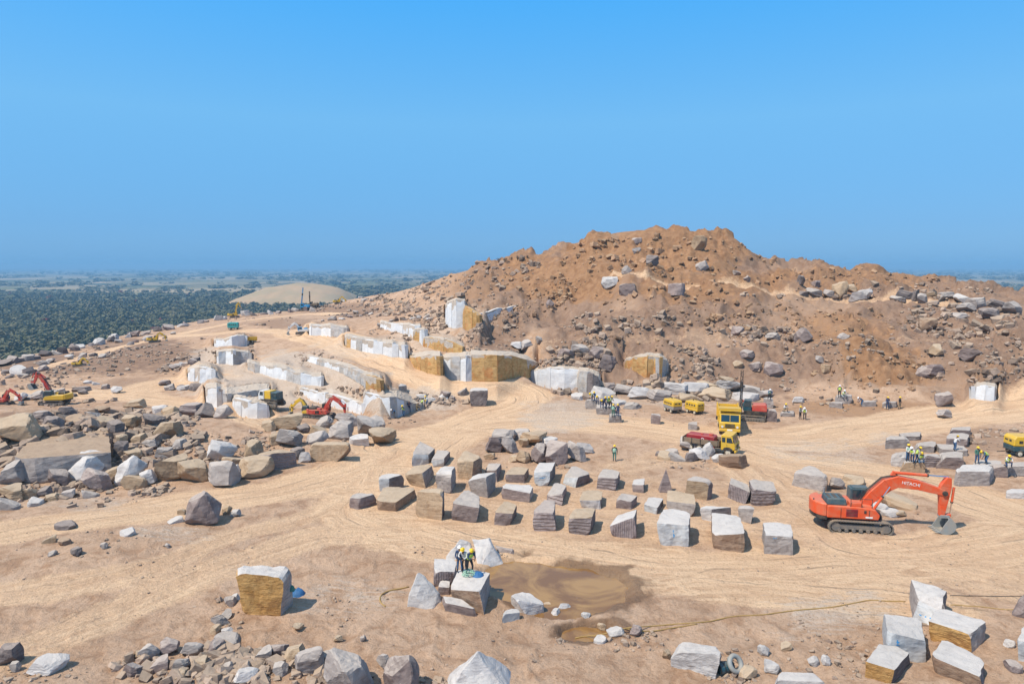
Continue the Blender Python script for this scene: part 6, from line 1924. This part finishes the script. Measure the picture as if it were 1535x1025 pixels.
def build_body(pose, shirt, trousers):
    p = POSE[pose]
    V, E, Rr, part = [], [], [], []
    def add(co, r, prt, par=None):
        V.append(co); Rr.append(r); part.append(prt)
        if par is not None:
            E.append((par, len(V) - 1))
        return len(V) - 1
    pe = add(p['pelvis'], (.15, .115), 'leg')
    mid = add(tuple((a + b) / 2 for a, b in zip(p['pelvis'], p['chest'])), (.145, .105), 'torso', pe)
    ch = add(p['chest'], (.175, .12), 'torso', mid)
    ne = add(p['neck'], (.06, .06), 'head', ch)
    hd = add(p['head'], (.092, .105), 'head', ne)
    ht = add(tuple(b + (b - a) * .55 for a, b in zip(p['neck'], p['head'])), (.075, .085), 'head', hd)
    for i, s in ((0, -1), (1, 1)):
        m = lambda q: (q[0] * s, q[1], q[2])
        sh = add(m(p['sh'][i]), (.072, .072), 'torso', ch)
        el = add(m(p['el'][i]), (.05, .05), 'arm', sh)
        wr = add(m(p['wr'][i]), (.034, .034), 'hand', el)
        hi = add(m(p['hip']), (.10, .105), 'leg', pe)
        kn = add(m(p['kn'][i]), (.068, .07), 'leg', hi)
        an = add(m(p['an'][i]), (.048, .05), 'boot', kn)
        to = add(m(p['toe'][i]), (.042, .035), 'boot', an)
    me = bpy.data.meshes.new('body_frame')
    me.from_pydata(V, E, [])
    ob = bpy.data.objects.new('body_frame', me)
    COL.objects.link(ob)
    sk = ob.modifiers.new('skin', 'SKIN')
    for sv, r in zip(me.skin_vertices[0].data, Rr):
        sv.radius = r
    me.skin_vertices[0].data[0].use_root = True
    ss = ob.modifiers.new('sub', 'SUBSURF'); ss.levels = 1; ss.render_levels = 1
    bpy.context.view_layer.update()
    out = bpy.data.meshes.new_from_object(ob.evaluated_get(bpy.context.evaluated_depsgraph_get()))
    bpy.data.objects.remove(ob)
    # hands with five fingers, nose and ears, joined into the same body mesh
    bm = bmesh.new(); bm.from_mesh(out)
    nb = len(bm.faces)
    def cone(a, b, r0, r1):
        a, b = Vector(a), Vector(b); q = (b - a).to_track_quat('Z', 'Y').to_matrix()
        lo = [bm.verts.new(a + q @ Vector((math.cos(w) * r0, math.sin(w) * r0, 0))) for w in (0, 1.57, 3.14, 4.71)]
        hi = [bm.verts.new(b + q @ Vector((math.cos(w) * r1, math.sin(w) * r1, 0))) for w in (0, 1.57, 3.14, 4.71)]
        for k in range(4):
            bm.faces.new((lo[k], lo[(k + 1) % 4], hi[(k + 1) % 4], hi[k]))
        bm.faces.new(hi); bm.faces.new(lo[::-1])
    for i, s in ((0, -1), (1, 1)):
        m = lambda q: Vector((q[0] * s, q[1], q[2]))
        e, w = m(p['el'][i]), m(p['wr'][i])
        d = (w - e).normalized()
        side = d.cross(Vector((0, 0, 1)) if abs(d.z) < .9 else Vector((0, 1, 0))).normalized()
        palm = w + d * .07
        cone(w - d * .02, palm, .036, .04)
        nrm = side.cross(d)
        for k, L in enumerate((.062, .072, .068, .052)):
            o = palm + side * (-.027 + k * .018)
            kn = o + d * L * .55
            cone(o - d * .01, kn, .010, .009); cone(kn, kn + (d * .7 + nrm * .7) * L * .55, .009, .007)
        cone(w + d * .02 + side * .03, w + d * .06 + side * .065, .011, .009)
    h, nk = Vector(p['head']), Vector(p['neck'])
    cone(h + Vector((0, .09, -.01)), h + Vector((0, .125, -.025)), .02, .012)
    for s in (-1, 1):
        cone(h + Vector((s * .085, 0, -.02)), h + Vector((s * .105, -.01, .01)), .022, .015)
    bm.to_mesh(out); bm.free()
    for k in ('skin', shirt, trousers, 'c_dk'):
        out.materials.append(M[k])
    cls = dict(head=0, hand=0, torso=1, arm=1, leg=2, boot=3)
    ed = [(Vector(V[a]), Vector(V[b]), part[b]) for a, b in E]
    for f in out.polygons:
        f.use_smooth = True
        if f.index >= nb:
            f.material_index = 0; continue
        c = f.center
        best, bp = 9, None
        for a, b, pt_ in ed:
            d = b - a; t = max(0, min(1, (c - a).dot(d) / max(d.length_squared, 1e-6)))
            q = (c - (a + d * t)).length
            if q < best:
                best, bp, bt = q, pt_, t
        if bp == 'boot' and (Vector(c).z > .13 and bt < .7): bp = 'leg'
        if bp == 'hand' and bt < .75: bp = 'arm'
        if bp == 'head' and bt < .3 and Vector(c).z < p['neck'][2] - .04: bp = 'torso'
        f.material_index = cls[bp]
    return out

def ring_shell(a, b, rx, ry, n=14, cuts=4, flare=None):
    a, b = Vector(a), Vector(b)
    d = b - a
    X = Vector((1, 0, 0)); Yv = d.normalized().cross(X).normalized()
    vs, fs = [], []
    for j in range(cuts + 1):
        t = j / cuts
        k = flare[j] if flare else 1
        c = a + d * t
        for i in range(n):
            w = 2 * math.pi * i / n
            vs.append(c + X * math.cos(w) * rx * k + Yv * math.sin(w) * ry * k)
    for j in range(cuts):
        for i in range(n):
            fs.append((j * n + i, j * n + (i + 1) % n, (j + 1) * n + (i + 1) % n, (j + 1) * n + i))
    return vs, fs

_bodies, _vests, _helm = {}, {}, {}
def person(label, loc, yaw, pose='stand', shirt='c_navy', trousers='c_denim', vest='vest', helmet='helmet', group='quarry workers', sc=1.0):
    root = empty('person', loc, yaw, sc)
    tag(root, label, 'person', group)
    k = (pose, shirt, trousers)
    if k not in _bodies:
        _bodies[k] = build_body(*k)
    link('body', _bodies[k], root)
    p = POSE[pose]
    if vest:
        kv = (pose, vest)
        if kv not in _vests:
            a = Vector(p['pelvis']) * .85 + Vector(p['chest']) * .15; b = Vector(p['chest']).lerp(Vector(p['neck']), .55)
            vs, fs = ring_shell(a, b, .215, .155, flare=[.88, .9, 1.0, 1.0, .62])
            v2, f2 = ring_shell(a.lerp(b, .32), a.lerp(b, .42), .221, .161, cuts=1, flare=[.93, .97])
            _vests[kv] = (mesh('safety_vest', vs, fs, [M[vest]], smooth=True), mesh('reflective_band', v2, f2, [M['reflect']], smooth=True))
        vo = link('safety_vest', _vests[kv][0], root)
        link('reflective_band', _vests[kv][1], vo)
    if helmet:
        kh = (pose, helmet)
        if kh not in _helm:
            h = Vector(p['head']); up = (h - Vector(p['neck'])).normalized()
            q = up.to_track_quat('Z', 'Y').to_matrix()
            vs, fs = [], []
            n = 14
            prof = [(.150, .045), (.128, .05), (.122, .09), (.10, .135), (.06, .165), (.02, .175)]
            for r_, z in prof:
                for i in range(n):
                    w = 2 * math.pi * i / n
                    vs.append(h + q @ Vector((math.cos(w) * r_, math.sin(w) * r_ * 1.12, z - .02)))
            for j in range(len(prof) - 1):
                for i in range(n):
                    fs.append((j * n + i, j * n + (i + 1) % n, (j + 1) * n + (i + 1) % n, (j + 1) * n + i))
            fs.append(tuple(range((len(prof) - 1) * n, len(prof) * n)))
            _helm[kh] = mesh('helmet', vs, fs, [M[helmet]], smooth=True)
        link('helmet', _helm[kh], root)
    return root

bpy.context.view_layer.update()
_dg = bpy.context.evaluated_depsgraph_get()
def foot(px, py):
    d = Vector(ray(px, py)).normalized()
    ok, loc, nrm, i, ob, mt = scene.ray_cast(_dg, Vector((0, 0, CAMZ)), d)
    return loc

crew = 'workers of the pond crew'
person('worker in navy with a white helmet standing on the pond block', foot(689, 857), R(200), 'stand', 'c_navy', 'c_denim', None, 'helmetw', crew)
person('worker in white with a yellow helmet bending over the pond block', foot(696, 857), R(160), 'work', 'c_whitec', 'c_dk', None, 'helmet', crew)
person('worker in a yellow vest holding a coil of hose on the pond block', foot(704, 859), R(215), 'work', 'c_navy', 'c_dk', 'vest', 'helmet', crew)
person('lone worker in a pale green vest walking on the sand behind the block field', foot(921, 691), R(170), 'stand', 'c_dk', 'c_green', 'vestg', 'helmet', 'lone workers')
wl_ = 'workers at the foot of the white wall'
person('worker bending with a bar at the foot of the white wall', foot(592, 627), R(120), 'bend', 'c_denim', 'c_greyc', None, 'helmetw', wl_)
person('worker in a green vest and navy trousers at the white wall', foot(605, 625), R(150), 'work', 'c_navy', 'c_denim', 'vest', 'helmet', wl_)
person('worker in dark blue leaning forward at the white wall', foot(613, 618), R(200), 'work', 'c_navy', 'c_navy', None, None, wl_)
person('crouching brown clothed worker at the white wall', foot(625, 615), R(240), 'kneel', 'c_khaki', 'c_khaki', None, None, wl_)
person('worker in a yellow vest stooping on the ledge end', foot(633, 612), R(250), 'bend', 'c_whitec', 'c_greyc', 'vest', 'helmet', wl_)
person('worker in pale clothes stepping beside the stooping one', foot(640, 610), R(130), 'work', 'c_whitec', 'c_denim', None, 'helmet', wl_)
dl = 'workers of the dusty drill line'
DLL = ['worker in grey with a lime vest at the back of the drill line', 'worker in blue shirt and no vest at the back of the drill line', 'white shirted worker bent over the back drill block', 'worker in navy shirt and denim trousers in the middle of the drill line', 'worker dressed all in navy in the middle of the drill line', 'worker in a green shirt and lime vest in the drill line', 'worker in grey shirt, lime vest and black trousers in the drill line']
outf = [('c_greyc', 'c_denim', 'vest'), ('c_denim', 'c_navy', None), ('c_whitec', 'c_navy', None), ('c_navy', 'c_denim', None), ('c_navy', 'c_navy', None), ('c_green', 'c_navy', 'vest'), ('c_greyc', 'c_dk', 'vest')]
for i, (px, py) in enumerate([(887, 602), (892, 604), (895, 606), (902, 612), (906, 612), (911, 612), (915, 611)]):
    a, b, c = outf[i]
    person(DLL[i], foot(px, py), R(rng.uniform(120, 260)), rng.choice(('work', 'bend', 'work')), a, b, c, 'helmet', dl)
person('worker in a teal vest standing at the front of the drill line', foot(919, 625), R(185), 'stand', 'c_green', 'c_green', 'vestg', 'helmet', dl)
person('worker in dark blue standing at the front of the drill line', foot(926, 625), R(160), 'stand', 'c_navy', 'c_navy', None, 'helmet', dl)
hf = 'workers at the foot of the hill'
person('driller on the pale block behind the red drill rig', foot(1153, 600), R(180), 'work', 'c_denim', 'c_dk', 'vestg', 'helmetw', hf)
person('worker with a yellow helmet crouching beside the stone beam', foot(1176, 617), R(200), 'kneel', 'c_whitec', 'c_khaki', None, 'helmet', hf)
person('worker in grey with a yellow helmet walking in a pair on the open sand', foot(1199, 628), R(220), 'stand', 'c_greyc', 'c_dk', None, 'helmet', hf)
person('worker in white with dark trousers leaning in a pair on the open sand', foot(1206, 629), R(140), 'work', 'c_whitec', 'c_dk', 'vest', 'helmetw', hf)
person('dark blue worker on the taller block at the foot of the hill', foot(1258, 595), R(170), 'stand', 'c_navy', 'c_dk', 'vest', 'helmetw', hf)
person('worker with a white helmet seated on the taller block', foot(1264, 596), R(190), 'kneel', 'c_whitec', 'c_greyc', 'vest', 'helmetw', hf)
person('worker in blue beside the end of a low block', foot(1291, 609), R(90), 'bend', 'c_denim', 'c_denim', None, 'helmetw', hf)
person('dark clothed worker standing in front of the last low block', foot(1330, 613), R(180), 'stand', 'c_navy', 'c_navy', None, 'helmet', hf)
person('dark brown clothed worker standing apart at the last low block', foot(1348, 613), R(210), 'stand', 'c_dk', 'c_khaki', None, 'helmet', hf)
rc = 'workers of the right drill crew'
person('worker with a raised yellow helmet at the left of the four drillers', foot(1360, 691), R(200), 'stand', 'c_whitec', 'c_denim', 'vestg', 'helmet', rc)
person('pale shirted driller leaning in at the centre of the four', foot(1367, 694), R(120), 'work', 'c_whitec', 'c_navy', 'vest', 'helmetw', rc)
person('driller in a grey shirt leaning in with a yellow helmet', foot(1374, 694), R(230), 'work', 'c_greyc', 'c_navy', 'vest', 'helmet', rc)
person('kneeling driller with a yellow helmet beside the four', foot(1380, 694), R(160), 'kneel', 'c_greyc', 'c_denim', 'vest', 'helmet', rc)
person('worker in white shirt and blue trousers holding a long bar', foot(1431, 676), R(280), 'work', 'c_whitec', 'c_denim', None, 'helmet', rc)
person('driller in teal standing on the flat block', foot(1464, 695), R(180), 'stand', 'c_green', 'c_denim', None, 'helmet', rc)
person('driller in blue bending beside the teal one', foot(1477, 695), R(90), 'bend', 'c_denim', 'c_denim', 'vest', 'helmet', rc)
person('seated driller in a white shirt with a yellow helmet', foot(1510, 699), R(170), 'kneel', 'c_whitec', 'c_navy', 'vest', 'helmet', rc)

# ------------------------------------------------------------------ hoses, bundle, tyre, shrubs
def hose(label, pix, r=.035, mat='hose', name='air_hose', lift=.03):
    pts = []
    for (a, b), (c, d) in zip(pix[:-1], pix[1:]):
        n = max(2, int(math.hypot(c - a, d - b) / 7))
        for k in range(n):
            pts.append((a + (c - a) * k / n, b + (d - b) * k / n))
    pts.append(pix[-1])
    W = []
    for a, b in pts:
        q = foot(a, b + rng.uniform(-.7, .7))
        W.append(Vector((q.x, q.y, q.z + r * .7 + lift * .2)))
    for _ in range(2):
        W = [W[0]] + [(W[i - 1] + W[i] * 2 + W[i + 1]) / 4 for i in range(1, len(W) - 1)] + [W[-1]]
    for w in W:
        w.z = max(w.z, float(H(w.x, w.y)) + r * .6)
    o = MB().tube(W, r, 6).build(name, M[mat], None, smooth=True)
    return tag(o, label, 'hose', 'hoses on the quarry floor')
hose('yellow air hose running from the small pond across the sand to the tall marked block', [(862, 956), (905, 951), (930, 943), (950, 940), (1000, 937), (1060, 932), (1105, 923), (1150, 921), (1200, 914), (1250, 910), (1290, 902), (1305, 898), (1325, 901), (1357, 902)], .03)
hose('second yellow hose lying below the long one near the pond', [(935, 942), (950, 945), (975, 947), (1010, 941), (1045, 935)], .028)
hose('thin yellow hose trailing past the lilac foreground blocks to the edge', [(1425, 906), (1470, 909), (1510, 914), (1550, 912)], .025)
hose('thin dark cable lying straight across the sandy road', [(1424, 892), (1460, 893), (1500, 894), (1550, 893)], .025, 'hosedark', 'power_cable')
hose('yellow hose looping on the sand beside the lilac shard', [(613, 880), (590, 884), (575, 888), (568, 896), (570, 905), (578, 910)], .04)
# coil of hose on the workers block
q = foot(703, 862)
cp_ = []
for k in range(90):
    a = k * .32
    rr = .32 + .10 * math.sin(k * .7) + .05 * math.sin(k * 1.9)
    cp_.append(Vector((q.x + rr * math.cos(a), q.y + rr * math.sin(a) * .9, q.z + .05 + k * .0022 + .03 * math.sin(k * 1.3))))
tag(MB().tube(cp_, .022, 5).build('hose_coil', M['vestg'], None, smooth=True), 'tangled coil of pale green hose lying on the pond block', 'hose')
def cloth_heap(label, px, py, w, d, h, mat):
    q = foot(px, py)
    vs, fs = [], []
    n = 14
    for j in range(n + 1):
        for i in range(n + 1):
            u, v = i / n * 2 - 1, j / n * 2 - 1
            rr = math.hypot(u, v)
            z = h * max(0, 1 - rr ** 2) * (1 + .5 * mnoise.noise(Vector((u * 3, v * 3, px)))) + .03
            x = u * w * (1 + .2 * mnoise.noise(Vector((u, v, 3)))); y = v * d
            vs.append((x, y, z if rr < 1 else -.05))
    for j in range(n):
        for i in range(n):
            fs.append((j * (n + 1) + i, j * (n + 1) + i + 1, (j + 1) * (n + 1) + i + 1, (j + 1) * (n + 1) + i))
    o = link('tarpaulin', mesh('tarpaulin', vs, fs, [M[mat]], smooth=True)); o.location = q
    return tag(o, label, 'tarpaulin', 'crumpled cloth bundles')
cloth_heap('crumpled blue bundle lying in the shade of the ochre block', 447, 890, .42, .4, .32, 'tarp')
cloth_heap('blue cloth draped over the corner of the pond workers block', 717, 862, .35, .4, .18, 'tarp')
cloth_heap('small green bundle beside the blue one at the ochre block', 437, 883, .2, .2, .22, 'c_green')
# tyre and drum by the pinkish slab
q = foot(1103, 1007)
tr = MB(); n = 22
vs, fs = [], []
for i in range(n):
    a = 2 * math.pi * i / n
    for k in range(8):
        b = 2 * math.pi * k / 8
        rr = .36 + .12 * math.cos(b)
        vs.append((rr * math.cos(a), .13 * math.sin(b), rr * math.sin(a)))
for i in range(n):
    for k in range(8):
        fs.append((i * 8 + k, i * 8 + (k + 1) % 8, ((i + 1) % n) * 8 + (k + 1) % 8, ((i + 1) % n) * 8 + k))
ty = link('old_tyre', mesh('old_tyre', vs, fs, [M['bucket']], smooth=True))
ty.location = q + Vector((0, .1, .38)); ty.rotation_euler = (R(-35), R(10), R(25))
tag(ty, 'dusty grey old tyre leaning beside the pinkish slab', 'tyre')
q = foot(1086, 1008)
dr = empty('oil_drum', q, R(20)); tag(dr, 'dark steel drum lying behind the old tyre', 'drum')
MB().cyl((-.4, 0, .28), (.4, 0, .28), .28, n=18).build('drum_shell', M['tealdark'], dr, bevel=.02)
for x in (-.38, -.13, .13, .38):
    MB().cyl((x - .02, 0, .28), (x + .02, 0, .28), .297, n=18).build('drum_hoop', M['black'], dr)
# dry shrubs on the skyline
bk = plain_mat('dry_twigs', (0.16, 0.12, 0.09), 0.9)
for i, (px, py, hpx) in enumerate([(748, 392, 9), (757, 391, 8), (766, 389, 7), (776, 388, 8), (790, 385, 5)]):
    q = hit(px, py + 2)
    if math.isnan(q.y): continue
    hh_ = hpx / scale_at(q)
    root = empty('dry_shrub', q); tag(root, 'leafless dry shrub on the skyline left of the hilltop', 'shrub', 'dry shrubs on the skyline')
    tk_ = MB(); tw = MB()
    for k in range(7):
        a = rng.uniform(0, 6.28); t = rng.uniform(.2, .6)
        b = Vector((math.cos(a) * t * hh_, math.sin(a) * t * hh_, hh_ * rng.uniform(.6, 1)))
        tk_.cyl((0, 0, -.1), b * .6, .05, .03, n=5)
        for m_ in range(8):
            c = b * .6 + Vector((rng.uniform(-.3, .3), rng.uniform(-.3, .3), rng.uniform(.05, .4))) * hh_
            tw.cyl(b * .6, c, .025, .01, n=4)
    tk_.build('trunk', bk, root); tw.build('crown', bk, root)
